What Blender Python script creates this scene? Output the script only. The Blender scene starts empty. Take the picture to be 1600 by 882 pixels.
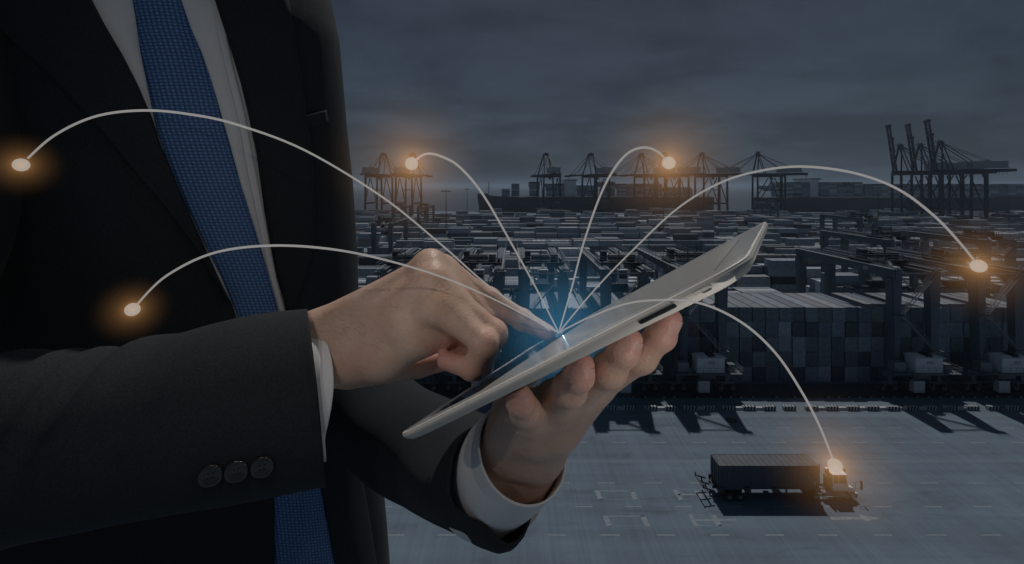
import bpy, bmesh, math, random
import numpy as np
from mathutils import Vector, Matrix
from mathutils.bvhtree import BVHTree

R = math.radians
random.seed(7)
scene = bpy.context.scene
col = scene.collection

# ------------------------------------------------------------------ camera, sky, sun, exposure
CAM_Z = 38.5
FPX = 700.0                                   # focal length in pixels of the 1600 px wide photograph
cam_data = bpy.data.cameras.new('camera')
cam_data.sensor_width = 36.0
cam_data.lens = 36.0 * FPX / 1600.0
cam_data.shift_y = (292 - 441) / 1600.0
cam_data.clip_start = 0.01
cam_data.clip_end = 80000
cam = bpy.data.objects.new('camera', cam_data)
col.objects.link(cam)
cam.location = (0, 0, CAM_Z)
cam.rotation_euler = (R(90), 0, 0)
scene.camera = cam

SUN_EL, SUN_AZ = 60.0, 14.0                   # degrees; azimuth from +Y towards +X
world = bpy.data.worlds.new('World')
scene.world = world
world.use_nodes = True
wn, wl = world.node_tree.nodes, world.node_tree.links
wn.clear()
w_out = wn.new('ShaderNodeOutputWorld')
w_bg = wn.new('ShaderNodeBackground')
w_sky = wn.new('ShaderNodeTexSky')
w_sky.sky_type = 'NISHITA'
w_sky.sun_disc = False
w_sky.sun_elevation = R(SUN_EL)
w_sky.sun_rotation = R(SUN_AZ)
w_sky.air_density = 1.0
w_sky.dust_density = 3.0
w_sky.ozone_density = 1.5
# a broken cloud deck: stretched noise over the dome, grey-blue, thicker overhead
w_tc = wn.new('ShaderNodeTexCoord')
w_sep = wn.new('ShaderNodeSeparateXYZ')
wl.new(w_tc.outputs['Generated'], w_sep.inputs[0])


def wmath(op, a, b=None):
    n = wn.new('ShaderNodeMath')
    n.operation = op
    for i, v in enumerate((a, b)):
        if v is None:
            continue
        if isinstance(v, (int, float)):
            n.inputs[i].default_value = v
        else:
            wl.new(v, n.inputs[i])
    return n.outputs[0]


w_zc = wmath('ADD', wmath('MAXIMUM', w_sep.outputs[2], 0.0), 0.20)
w_cx = wmath('DIVIDE', w_sep.outputs[0], w_zc)
w_cy = wmath('DIVIDE', w_sep.outputs[1], w_zc)
w_comb = wn.new('ShaderNodeCombineXYZ')
wl.new(w_cx, w_comb.inputs[0])
wl.new(wmath('MULTIPLY', w_cy, 1.25), w_comb.inputs[1])
w_n1 = wn.new('ShaderNodeTexNoise')
w_n1.inputs['Scale'].default_value = 1.1
w_n1.inputs['Detail'].default_value = 9
w_n1.inputs['Roughness'].default_value = 0.58
w_n1.inputs['Distortion'].default_value = 0.5
wl.new(w_comb.outputs[0], w_n1.inputs['Vector'])
w_n2 = wn.new('ShaderNodeTexNoise')
w_n2.inputs['Scale'].default_value = 2.6
w_n2.inputs['Detail'].default_value = 6
wl.new(w_comb.outputs[0], w_n2.inputs['Vector'])
w_ramp = wn.new('ShaderNodeValToRGB')
w_ramp.color_ramp.elements[0].position = 0.40
w_ramp.color_ramp.elements[0].color = (0.24, 0.34, 0.46, 1)
w_ramp.color_ramp.elements[1].position = 0.61
w_ramp.color_ramp.elements[1].color = (0.66, 0.80, 0.96, 1)
w_mixn = wmath('ADD', wmath('MULTIPLY', w_n1.outputs['Fac'], 0.78), wmath('MULTIPLY', w_n2.outputs['Fac'], 0.22))
wl.new(w_mixn, w_ramp.inputs[0])
# the deck thins towards the horizon, where the pale band of air shows
w_hz = wn.new('ShaderNodeMapRange')
w_hz.inputs['From Min'].default_value = 0.0
w_hz.inputs['From Max'].default_value = 0.42
wl.new(w_sep.outputs[2], w_hz.inputs['Value'])
w_mulr = wn.new('ShaderNodeValToRGB')
for e, p, c in ((w_mulr.color_ramp.elements[0], 0.0, (1.5, 1.5, 1.5, 1)), (w_mulr.color_ramp.elements[1], 1.0, (1.0, 1.0, 1.0, 1))):
    e.position = p
    e.color = c
w_mulr.color_ramp.interpolation = 'EASE'
wl.new(w_hz.outputs[0], w_mulr.inputs[0])
w_mul = wn.new('ShaderNodeMixRGB')
w_mul.blend_type = 'MULTIPLY'
w_mul.inputs[0].default_value = 1
wl.new(w_ramp.outputs[0], w_mul.inputs[1])
wl.new(w_mulr.outputs[0], w_mul.inputs[2])
w_mix = wn.new('ShaderNodeMixRGB')            # cloud deck over the clear sky
w_mix.inputs[0].default_value = 0.92
wl.new(w_sky.outputs[0], w_mix.inputs[1])
w_scl = wn.new('ShaderNodeMixRGB')
w_scl.blend_type = 'MULTIPLY'
w_scl.inputs[0].default_value = 1
w_scl.inputs[2].default_value = (0.58, 0.73, 0.89, 1)
wl.new(w_mul.outputs[0], w_scl.inputs[1])
wl.new(w_scl.outputs[0], w_mix.inputs[2])
wl.new(w_mix.outputs[0], w_bg.inputs['Color'])
w_bg.inputs['Strength'].default_value = 0.15
wl.new(w_bg.outputs[0], w_out.inputs[0])

sun_data = bpy.data.lights.new('sun', 'SUN')
sun_data.energy = 3.6
sun_data.angle = R(1.0)
sun_data.color = (1.0, 0.965, 0.92)
sun = bpy.data.objects.new('sun', sun_data)
col.objects.link(sun)
_sd = Vector((math.sin(R(SUN_AZ)) * math.cos(R(SUN_EL)), math.cos(R(SUN_AZ)) * math.cos(R(SUN_EL)), math.sin(R(SUN_EL))))
sun.rotation_euler = _sd.to_track_quat('Z', 'Y').to_euler()
sun.location = (60, 200, 400)

vs = scene.view_settings
vs.view_transform = 'Standard'
vs.look = 'None'
vs.exposure = -1.45
vs.gamma = 1.0
vs.use_curve_mapping = False
scene.render.engine = 'CYCLES'
scene.cycles.use_denoising = True
scene.cycles.max_bounces = 6
scene.cycles.volume_bounces = 0
scene.cycles.caustics_reflective = False
scene.cycles.caustics_refractive = False


# ------------------------------------------------------------------ helpers
def P(px, py, d):
    """A point d metres in front of the camera at a photograph pixel."""
    return Vector(((px - 800) / FPX * d, d, CAM_Z + (292 - py) / FPX * d))


def new_mat(name):
    m = bpy.data.materials.new(name)
    m.use_nodes = True
    return m, m.node_tree.nodes, m.node_tree.links, m.node_tree.nodes['Principled BSDF']


def mat(name, c, rough=0.6, metal=0.0, vary=0.0, scale=3.0, bump=0.0, bscale=40.0, spec=0.5, coat=0.0, coords='Object'):
    m, n, l, b = new_mat(name)
    b.inputs['Base Color'].default_value = (*c, 1)
    b.inputs['Roughness'].default_value = rough
    b.inputs['Metallic'].default_value = metal
    b.inputs['Specular IOR Level'].default_value = spec
    b.inputs['Coat Weight'].default_value = coat
    tc = n.new('ShaderNodeTexCoord')
    if vary:
        t = n.new('ShaderNodeTexNoise')
        t.inputs['Scale'].default_value = scale
        t.inputs['Detail'].default_value = 8
        t.inputs['Roughness'].default_value = 0.65
        l.new(tc.outputs[coords], t.inputs['Vector'])
        r = n.new('ShaderNodeValToRGB')
        r.color_ramp.elements[0].position = 0.3
        r.color_ramp.elements[1].position = 0.7
        r.color_ramp.elements[0].color = (*[x * (1 - vary) for x in c], 1)
        r.color_ramp.elements[1].color = (*[min(1, x * (1 + vary)) for x in c], 1)
        l.new(t.outputs['Fac'], r.inputs[0])
        l.new(r.outputs[0], b.inputs['Base Color'])
    if bump:
        t = n.new('ShaderNodeTexNoise')
        t.inputs['Scale'].default_value = bscale
        t.inputs['Detail'].default_value = 4
        l.new(tc.outputs[coords], t.inputs['Vector'])
        bp = n.new('ShaderNodeBump')
        bp.inputs['Strength'].default_value = bump
        bp.inputs['Distance'].default_value = 0.4 / bscale
        l.new(t.outputs['Fac'], bp.inputs['Height'])
        l.new(bp.outputs[0], b.inputs['Normal'])
    return m


def emit_mat(name, c, s):
    m = bpy.data.materials.new(name)
    m.use_nodes = True
    n, l = m.node_tree.nodes, m.node_tree.links
    n.clear()
    o_ = n.new('ShaderNodeOutputMaterial')
    e_ = n.new('ShaderNodeEmission')
    e_.inputs['Color'].default_value = (*c, 1)
    e_.inputs['Strength'].default_value = s
    l.new(e_.outputs[0], o_.inputs['Surface'])
    return m


def tag(o, label=None, cat=None, group=None, kind=None):
    for k, v in (('label', label), ('category', cat), ('group', group), ('kind', kind)):
        if v:
            o[k] = v
    return o


def link(name, me, parent=None, m=None):
    o = bpy.data.objects.new(name, me)
    col.objects.link(o)
    if m is not None and me is not None and len(me.materials) == 0:
        me.materials.append(m)
    if parent is not None:
        o.parent = parent
    return o


def empty(name, loc=(0, 0, 0), rz=0.0):
    o = bpy.data.objects.new(name, None)
    o.empty_display_size = 0.2
    col.objects.link(o)
    o.location = loc
    o.rotation_euler = (0, 0, rz)
    return o


def kids(o):
    return [c for c in bpy.data.objects if c.parent == o]


def tree_of(o):
    """[(object, index of parent)] for a thing, its parts and sub-parts."""
    out, i = [(o, -1)], 0
    by = {}
    for c in bpy.data.objects:
        if c.parent is not None:
            by.setdefault(c.parent, []).append(c)
    while i < len(out):
        for c in by.get(out[i][0], []):
            out.append((c, i))
        i += 1
    return out


def copy_tree(tr, loc, rz=0.0):
    made = []
    for o, pi in tr:
        c = o.copy()
        col.objects.link(c)
        if pi >= 0:
            c.parent = made[pi]
        made.append(c)
    made[0].location = loc
    made[0].rotation_euler = (0, 0, rz)
    return made


ORD = ('first second third fourth fifth sixth seventh eighth ninth tenth eleventh twelfth thirteenth fourteenth fifteenth sixteenth '
       'seventeenth eighteenth nineteenth twentieth').split()


def nth(i):
    if i < 20:
        return ORD[i]
    tens = ('twenty', 'thirty', 'forty', 'fifty')[(i + 1) // 10 - 2]
    u = (i + 1) % 10
    return tens + '-' + ORD[u - 1] if u else {'twenty': 'twentieth', 'thirty': 'thirtieth', 'forty': 'fortieth', 'fifty': 'fiftieth'}[tens]


class MB:
    """Collects shapes of one mesh."""

    def __init__(self):
        self.v, self.f, self.mi, self.cur = [], [], [], 0

    def add(self, vs, fs):
        k = len(self.v)
        self.v.extend(vs)
        self.f.extend([tuple(i + k for i in f) for f in fs])
        self.mi.extend([self.cur] * len(fs))

    def hexa(self, p):
        self.add(p, [(0, 3, 2, 1), (4, 5, 6, 7), (0, 1, 5, 4), (1, 2, 6, 5), (2, 3, 7, 6), (3, 0, 4, 7)])
        return self

    def box(self, c, s):
        x, y, z = c
        a, b, h = s[0] / 2, s[1] / 2, s[2] / 2
        return self.hexa([(x - a, y - b, z - h), (x + a, y - b, z - h), (x + a, y + b, z - h), (x - a, y + b, z - h),
                          (x - a, y - b, z + h), (x + a, y - b, z + h), (x + a, y + b, z + h), (x - a, y + b, z + h)])

    def span(self, x0, x1, y0, y1, z0, z1):
        return self.box(((x0 + x1) / 2, (y0 + y1) / 2, (z0 + z1) / 2), (x1 - x0, y1 - y0, z1 - z0))

    def bar(self, p, q, w, h=None, w2=None, h2=None, up=(0, 0, 1)):
        p, q = Vector(p), Vector(q)
        h = w if h is None else h
        w2 = w if w2 is None else w2
        h2 = h if h2 is None else h2
        t = (q - p).normalized()
        u = Vector(up)
        if abs(t.dot(u)) > 0.98:
            u = Vector((0, 1, 0))
        s = t.cross(u).normalized()
        n = s.cross(t)
        pts = []
        for c, a, b in ((p, w / 2, h / 2), (q, w2 / 2, h2 / 2)):
            for i, j in ((-1, -1), (1, -1), (1, 1), (-1, 1)):
                pts.append(tuple(c + s * (i * a) + n * (j * b)))
        return self.hexa(pts)

    def cyl(self, p, q, r, n=10, r2=None, cap=True):
        p, q = Vector(p), Vector(q)
        r2 = r if r2 is None else r2
        t = (q - p).normalized()
        u = Vector((0, 0, 1)) if abs(t.z) < 0.95 else Vector((0, 1, 0))
        s = t.cross(u).normalized()
        w = s.cross(t)
        pts = []
        for c, rr in ((p, r), (q, r2)):
            for i in range(n):
                a = 2 * math.pi * i / n
                pts.append(tuple(c + s * (math.cos(a) * rr) + w * (math.sin(a) * rr)))
        fs = [(i, (i + 1) % n, n + (i + 1) % n, n + i) for i in range(n)]
        if cap:
            fs += [tuple(range(n - 1, -1, -1)), tuple(range(n, 2 * n))]
        self.add(pts, fs)
        return self

    def path(self, pts, r, n=6):
        for a, b in zip(pts, pts[1:]):
            self.cyl(a, b, r, n)
        return self

    def rail(self, pts, h=1.1, r=0.035, step=2.0):
        """A handrail with posts along a floor-level polyline."""
        for a, b in zip(pts, pts[1:]):
            a, b = Vector(a), Vector(b)
            for hh in (h, h * 0.55):
                self.bar(a + Vector((0, 0, hh)), b + Vector((0, 0, hh)), r * 2)
            k = max(1, int((b - a).length / step))
            for i in range(k + 1):
                c = a.lerp(b, i / k)
                self.bar(c, c + Vector((0, 0, h)), r * 2)
        return self

    def mesh(self, name, mats=(), smooth=False):
        me = bpy.data.meshes.new(name)
        me.from_pydata(self.v, [], self.f)
        for m in mats:
            me.materials.append(m)
        if len(mats) > 1:
            me.polygons.foreach_set('material_index', self.mi)
        if smooth:
            me.polygons.foreach_set('use_smooth', [True] * len(self.f))
        me.update()
        return me

    def build(self, name, m, parent=None, smooth=False):
        ms = m if isinstance(m, (list, tuple)) else (m,)
        return link(name, self.mesh(name, ms, smooth), parent)


def text_mesh(txt, size, m, align='CENTER'):
    cu = bpy.data.curves.new('number', 'FONT')
    cu.body = txt
    cu.size = size
    cu.align_x = align
    cu.align_y = 'CENTER'
    cu.extrude = 0.006
    tmp = bpy.data.objects.new('number', cu)
    col.objects.link(tmp)
    dg = bpy.context.evaluated_depsgraph_get()
    me = bpy.data.meshes.new_from_object(tmp.evaluated_get(dg))
    bpy.data.objects.remove(tmp)
    me.materials.clear()
    me.materials.append(m)
    return me


# ------------------------------------------------------------------ materials of the place
M = {}


def ground_mat(name, c, streak=0.08):
    m, n, l, b = new_mat(name)
    b.inputs['Roughness'].default_value = 0.85
    tc = n.new('ShaderNodeTexCoord')
    mp = n.new('ShaderNodeMapping')
    l.new(tc.outputs['Object'], mp.inputs[0])
    big = n.new('ShaderNodeTexNoise')
    big.inputs['Scale'].default_value = 0.12
    big.inputs['Detail'].default_value = 9
    big.inputs['Roughness'].default_value = 0.6
    l.new(mp.outputs[0], big.inputs['Vector'])
    # tyre-worn bands along the lanes
    mp2 = n.new('ShaderNodeMapping')
    mp2.inputs['Scale'].default_value = (0.012, 0.55, 1)
    l.new(tc.outputs['Object'], mp2.inputs[0])
    band = n.new('ShaderNodeTexNoise')
    band.inputs['Scale'].default_value = 1.0
    band.inputs['Detail'].default_value = 5
    l.new(mp2.outputs[0], band.inputs['Vector'])
    # broom strokes / paving joints across
    mp3 = n.new('ShaderNodeMapping')
    mp3.inputs['Rotation'].default_value = (0, 0, R(12))
    mp3.inputs['Scale'].default_value = (1.9, 0.02, 1)
    l.new(tc.outputs['Object'], mp3.inputs[0])
    broom = n.new('ShaderNodeTexNoise')
    broom.inputs['Scale'].default_value = 1.0
    broom.inputs['Detail'].default_value = 3
    l.new(mp3.outputs[0], broom.inputs['Vector'])
    sp = n.new('ShaderNodeTexNoise')
    sp.inputs['Scale'].default_value = 2.2
    sp.inputs['Detail'].default_value = 6
    l.new(mp.outputs[0], sp.inputs['Vector'])

    def mth(op, a, bb):
        x = n.new('ShaderNodeMath')
        x.operation = op
        for i, v in enumerate((a, bb)):
            if isinstance(v, (int, float)):
                x.inputs[i].default_value = v
            else:
                l.new(v, x.inputs[i])
        return x.outputs[0]
    s = mth('ADD', mth('MULTIPLY', big.outputs['Fac'], 0.35), mth('MULTIPLY', band.outputs['Fac'], 0.35))
    s = mth('ADD', s, mth('MULTIPLY', broom.outputs['Fac'], 0.22))
    s = mth('ADD', s, mth('MULTIPLY', sp.outputs['Fac'], 0.08))
    st = n.new('ShaderNodeTexNoise')            # oil and tyre-rubber stains
    st.inputs['Scale'].default_value = 0.33
    st.inputs['Detail'].default_value = 6
    st.inputs['Distortion'].default_value = 0.8
    mp4 = n.new('ShaderNodeMapping')
    mp4.inputs['Scale'].default_value = (0.45, 1.5, 1)
    l.new(tc.outputs['Object'], mp4.inputs[0])
    l.new(mp4.outputs[0], st.inputs['Vector'])
    sr = n.new('ShaderNodeMapRange')
    sr.inputs['From Min'].default_value = 0.58
    sr.inputs['From Max'].default_value = 0.72
    l.new(st.outputs['Fac'], sr.inputs['Value'])
    s = mth('SUBTRACT', s, mth('MULTIPLY', sr.outputs[0], 0.11))
    r = n.new('ShaderNodeValToRGB')
    r.color_ramp.elements[0].position = 0.34
    r.color_ramp.elements[1].position = 0.66
    r.color_ramp.elements[0].color = (*[x * (1 - 2.4 * streak) for x in c], 1)
    r.color_ramp.elements[1].color = (*[x * (1 + 1.6 * streak) for x in c], 1)
    l.new(s, r.inputs[0])
    l.new(r.outputs[0], b.inputs['Base Color'])
    return m


M['concrete'] = ground_mat('yard_concrete', (0.150, 0.202, 0.255))
M['road'] = ground_mat('road_concrete', (0.152, 0.210, 0.275), 0.15)
M['asphalt'] = mat('runway_asphalt', (0.06, 0.066, 0.075), 0.9, vary=0.35, scale=0.6)
M['paint'] = mat('road_paint', (0.26, 0.30, 0.34), 0.7, vary=0.3, scale=1.6)
M['paint_worn'] = mat('worn_road_paint', (0.235, 0.28, 0.325), 0.75, vary=0.25, scale=2.2)
M['rtg'] = mat('crane_grey_paint', (0.13, 0.155, 0.19), 0.5, vary=0.18, scale=0.8)
M['steel'] = mat('dark_steel', (0.06, 0.068, 0.08), 0.5, 0.3, vary=0.3, scale=1.5)
M['rail'] = mat('galvanised_rail', (0.28, 0.31, 0.35), 0.5, 0.4)
M['white'] = mat('white_machine_paint', (0.80, 0.82, 0.84), 0.45, vary=0.1, scale=1.2)
M['rubber'] = mat('rubber', (0.02, 0.021, 0.023), 0.8)
M['glass'] = mat('dark_cab_glass', (0.02, 0.025, 0.03), 0.08)
M['black'] = mat('black_paint', (0.025, 0.027, 0.03), 0.6)
M['qcrane'] = mat('quay_crane_paint', (0.03, 0.038, 0.05), 0.6)
M['qhouse'] = mat('crane_house_paint', (0.34, 0.37, 0.40), 0.6)
M['hull'] = mat('ship_hull', (0.022, 0.026, 0.033), 0.6, vary=0.3, scale=0.05)
M['ink'] = mat('number_ink', (0.06, 0.065, 0.075), 0.6)
M['plate'] = mat('plate_white', (0.55, 0.58, 0.60), 0.5)
M['hazard_w'] = mat('block_white', (0.60, 0.63, 0.66), 0.8, vary=0.2, scale=3)
M['hazard_k'] = mat('block_black', (0.03, 0.032, 0.035), 0.8)


def container_mat(name, use_attr):
    m, n, l, b = new_mat(name)
    b.inputs['Roughness'].default_value = 0.55
    if use_attr:
        a = n.new('ShaderNodeAttribute')
        a.attribute_name = 'tint'
        csrc = a.outputs['Color']
    else:
        a = n.new('ShaderNodeObjectInfo')
        csrc = a.outputs['Color']
    tc = n.new('ShaderNodeTexCoord')
    t = n.new('ShaderNodeTexNoise')
    t.inputs['Scale'].default_value = 0.9
    t.inputs['Detail'].default_value = 8
    t.inputs['Roughness'].default_value = 0.7
    l.new(tc.outputs['Object'], t.inputs['Vector'])
    r = n.new('ShaderNodeValToRGB')
    r.color_ramp.elements[0].position = 0.3
    r.color_ramp.elements[1].position = 0.62
    r.color_ramp.elements[0].color = (0.66, 0.62, 0.60, 1)
    r.color_ramp.elements[1].color = (1.05, 1.05, 1.05, 1)
    l.new(t.outputs['Fac'], r.inputs[0])
    mx = n.new('ShaderNodeMixRGB')
    mx.blend_type = 'MULTIPLY'
    mx.inputs[0].default_value = 1
    l.new(csrc, mx.inputs[1])
    l.new(r.outputs[0], mx.inputs[2])
    l.new(mx.outputs[0], b.inputs['Base Color'])
    if use_attr:                               # fine relief: corrugated walls, too far away to model
        w = n.new('ShaderNodeTexWave')
        w.inputs['Scale'].default_value = 1.1
        l.new(tc.outputs['Object'], w.inputs['Vector'])
        bp = n.new('ShaderNodeBump')
        bp.inputs['Strength'].default_value = 0.5
        bp.inputs['Distance'].default_value = 0.04
        l.new(w.outputs['Fac'], bp.inputs['Height'])
        l.new(bp.outputs[0], b.inputs['Normal'])
    return m


M['cont'] = container_mat('container_paint', False)
M['yard'] = container_mat('yard_container_paint', True)
# freight-container colours, faded: slate, navy, grey, rust, white, teal
TINTS = [(0.11, 0.135, 0.17), (0.14, 0.165, 0.20), (0.17, 0.19, 0.22), (0.085, 0.10, 0.13), (0.19, 0.215, 0.25), (0.05, 0.058, 0.072),
         (0.12, 0.125, 0.14), (0.15, 0.18, 0.21), (0.14, 0.115, 0.11), (0.28, 0.30, 0.32), (0.10, 0.135, 0.15), (0.022, 0.026, 0.034)]
TINTS = [tuple(1.45 * v for v in t_) for t_ in TINTS]
TINT_WORDS = ['slate blue', 'blue grey', 'grey', 'dark slate', 'light blue grey', 'dark navy', 'dull grey', 'steel blue', 'rusty brown',
              'pale grey', 'teal grey', 'near-black']

# ------------------------------------------------------------------ the setting: ground, road, water
def sheet(name, x0, x1, y0, y1, z, m, parent=None):
    me = bpy.data.meshes.new(name)
    me.from_pydata([(x0, y0, z), (x1, y0, z), (x1, y1, z), (x0, y1, z)], [], [(0, 1, 2, 3)])
    return link(name, me, parent, m)


tag(sheet('ground', -3000, 3000, -400, 700, 0, M['concrete']), kind='structure')
road = tag(sheet('road', -900, 900, 30, 76.2, 0.004, M['road']), kind='structure')
tag(sheet('runway', -900, 900, 81.6, 87.6, 0.004, M['asphalt']), kind='structure')
wm, n, l, b = new_mat('sea_water')
b.inputs['Base Color'].default_value = (0.04, 0.055, 0.07, 1)
b.inputs['Roughness'].default_value = 0.25
tc = n.new('ShaderNodeTexCoord')
t = n.new('ShaderNodeTexNoise')
t.inputs['Scale'].default_value = 0.25
t.inputs['Detail'].default_value = 5
l.new(tc.outputs['Object'], t.inputs['Vector'])
bp = n.new('ShaderNodeBump')
bp.inputs['Strength'].default_value = 0.5
bp.inputs['Distance'].default_value = 0.6
l.new(t.outputs['Fac'], bp.inputs['Height'])
l.new(bp.outputs[0], b.inputs['Normal'])
tag(sheet('water', -30000, 30000, 640, 40000, -2.6, wm), kind='structure')
# quay wall is the ground's edge
tag(MB().span(-3000, 3000, 700, 702, -6, 0.35).build('quay_wall', M['concrete']), kind='structure')
# far coast, low hills on the horizon
hm = mat('far_hills', (0.07, 0.085, 0.10), 0.9)
mb = MB()
xs = [-9000 + i * 260 for i in range(80)]
hs = [6 + 26 * (0.5 + 0.5 * math.sin(i * 0.37)) * (0.4 + 0.6 * random.random()) for i in range(80)]
vv = []
for x, h in zip(xs, hs):
    vv += [(x, 11000, -3), (x, 11050, h), (x, 11900, h * 0.8), (x, 12000, -3)]
ff = []
for i in range(79):
    for k in range(3):
        ff.append((4 * i + k, 4 * i + 4 + k, 4 * i + 5 + k, 4 * i + 1 + k))
mb.add(vv, ff)
tag(mb.build('hills', hm), kind='structure')

# lane markings, each its own sheet on the road
DASH_Y = [71.5, 67.4, 58.2, 53.9, 49.5, 45.6]
dash_me = MB().span(-1.1, 1.1, -0.075, 0.075, 0.0, 0.004).mesh('lane_dash', (M['paint'],))
for k, y in enumerate(DASH_Y):
    off = [1.2, 4.1, 0.3, 2.6, 4.9, 1.7][k]
    half = y * 800 / FPX + 8
    i0, i1 = int((-half - off) / 6), int((half - off) / 6)
    for i in range(i0, i1 + 1):
        x = i * 6.0 + off
        if x * FPX / y + 800 < 560:
            continue                           # wholly behind the man
        o = link('lane_dash', dash_me, road)
        o.location = (x + random.uniform(-0.1, 0.1), y, 0.0055)
        o.scale = (random.uniform(0.9, 1.05), random.uniform(0.85, 1.1), 1)
for y, w in ((62.65, 0.05), (63.0, 0.05), (75.5, 0.12), (74.95, 0.07)):
    sheet('solid_line', -120, 130, y - w / 2, y + w / 2, 0.008, M['paint'], road)


def mark(strokes, worn=True):
    """Painted lettering: strokes as ((px,py),(px,py),width m) on the road."""
    mb = MB()
    for (a, b2, w) in strokes:
        pts = []
        for (px, py) in (a, b2):
            d = FPX * CAM_Z / (py - 292)
            pts.append(Vector(((px - 800) / FPX * d, d, 0)))
        t2 = (pts[1] - pts[0]).normalized()
        s = Vector((-t2.y, t2.x, 0)) * (w / 2)
        p, q = pts
        zz = 0.0085 + 0.004 * (len(mb.f) % 2)
        mb.add([tuple(p - s + Vector((0, 0, zz))), tuple(q - s + Vector((0, 0, zz))), tuple(q + s + Vector((0, 0, zz))), tuple(p + s + Vector((0, 0, zz)))], [(0, 1, 2, 3)])
    return mb.build('road_lettering', M['paint_worn'] if worn else M['paint'], road)


def z6(x, y):
    return (900 + x * 300 / 1600, 740 + y * 120 / 640)


mark([(z6(150, 147), z6(480, 147), 0.18), (z6(178, 150), z6(205, 218), 0.62), (z6(465, 146), z6(495, 218), 0.62), (z6(190, 216), z6(500, 216), 0.07)])
mark([(z6(222, 357), z6(570, 357), 0.14), (z6(245, 362), z6(280, 444), 0.62), (z6(555, 352), z6(598, 442), 0.62), (z6(270, 440), z6(600, 436), 0.06)])
mark([(z6(825, 135), z6(878, 221), 0.62), (z6(1000, 140), z6(1050, 213), 0.62), (z6(850, 177), z6(1180, 177), 0.26), (z6(860, 137), z6(940, 137), 0.12), (z6(880, 216), z6(970, 216), 0.07)])
mark([(z6(950, 342), z6(1005, 442), 0.5), (z6(1140, 345), z6(1195, 436), 0.66), (z6(990, 390), z6(1335, 388), 0.26), (z6(1000, 436), z6(1130, 436), 0.12), (z6(970, 346), z6(1070, 346), 0.08), (z6(1190, 432), z6(1305, 432), 0.12)])
# arrow
pts = []
for (px, py) in ((1297, 807.5), (1345, 808.5), (1341, 804.5), (1376, 810), (1350, 816), (1350, 812), (1299, 813)):
    d = FPX * CAM_Z / (py - 292)
    pts.append(((px - 800) / FPX * d, d, 0.009))
me = bpy.data.meshes.new('direction_arrow')
me.from_pydata(pts, [], [(6, 5, 1, 0), (5, 4, 3), (5, 3, 1), (1, 3, 2)])
link('direction_arrow', me, road, M['paint'])

# patches of tar and manhole on the road
mb = MB()
mb.cyl((36.1, 73.7, 0.006), (36.1, 73.7, 0.012), 0.85, 14)
mb.build('manhole_cover', M['asphalt'], road)

# striped kerb blocks along the road edge
stripe = MB()
stripe.span(-0.95, 0.95, -0.28, 0.28, 0, 0.5)
stripe.cur = 1
for i in range(4):
    x = -0.74 + i * 0.49
    stripe.hexa([(x - 0.17, -0.286, 0.03), (x + 0.08, -0.286, 0.03), (x + 0.08, -0.28, 0.03), (x - 0.17, -0.28, 0.03),
                 (x - 0.02, -0.286, 0.47), (x + 0.23, -0.286, 0.47), (x + 0.23, -0.28, 0.47), (x - 0.02, -0.28, 0.47)])
    stripe.hexa([(x - 0.02, -0.286, 0.5), (x + 0.23, -0.286, 0.5), (x + 0.23, 0.28, 0.5), (x - 0.02, 0.28, 0.5),
                 (x - 0.02, -0.286, 0.504), (x + 0.23, -0.286, 0.504), (x + 0.23, 0.28, 0.504), (x - 0.02, 0.28, 0.504)])
stripe_me = stripe.mesh('kerb_block', (M['hazard_w'], M['hazard_k']))
plain_me = MB().span(-0.75, 0.75, -0.24, 0.24, 0, 0.42).mesh('plain_kerb_block', (M['hazard_w'],))
bx = 9.6
i = 0
sx = []
while bx < 96:
    sx.append(bx)
    bx += 3.62 + random.uniform(-0.35, 0.35)
for i, x in enumerate(sx):
    o = link('kerb_block', stripe_me)
    o.location = (x, 77.3 + random.uniform(-0.08, 0.08), 0.002)
    o.rotation_euler = (0, 0, R(random.uniform(-2, 2)))
    o.scale = (1.1, 1.0, 1.35)
    j = len(sx) - 1 - i
    tag(o, 'striped kerb block along the road, %s from the right picture edge' % nth(j), 'kerb block', 'striped kerb blocks along the road')
    if random.random() < 0.6 and i + 1 < len(sx):
        g = link('plain_kerb_block', plain_me)
        g.location = ((x + sx[i + 1]) / 2, 77.42, 0.002)
        tag(g, 'plain grey kerb block just right of the %s striped block from the right picture edge' % nth(j), 'kerb block', 'plain kerb blocks along the road')

# rubber stops along the crane runway
stop_me = MB().hexa([(-0.5, -0.22, 0), (0.5, -0.22, 0), (0.5, 0.22, 0), (-0.5, 0.22, 0), (-0.42, -0.15, 0.22), (0.42, -0.15, 0.22), (0.42, 0.15, 0.22), (-0.42, 0.15, 0.22)])
stop_me.cur = 1
stop_me.span(0.06, 0.40, -0.226, -0.17, 0.03, 0.18)
stop_me = stop_me.mesh('runway_stop', (M['rubber'], M['hazard_w']))
xs = []
x = 14.0
while x < 98:
    xs.append(x)
    x += random.choice((1.9, 2.2, 3.4, 4.2)) if x < 62 else 2.1
for i, x in enumerate(xs):
    o = link('runway_stop', stop_me)
    o.location = (x, 81.9 + random.uniform(-0.05, 0.05), 0.006)
    o.rotation_euler = (0, 0, R(random.uniform(-4, 4)))
    tag(o, 'small black rubber stop on the crane runway, %s from the right picture edge' % nth(len(xs) - 1 - i), 'rubber stop', 'rubber stops on the crane runway')

# ------------------------------------------------------------------ freight containers
CW, CH, CL = 2.438, 2.896, 12.19


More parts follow.
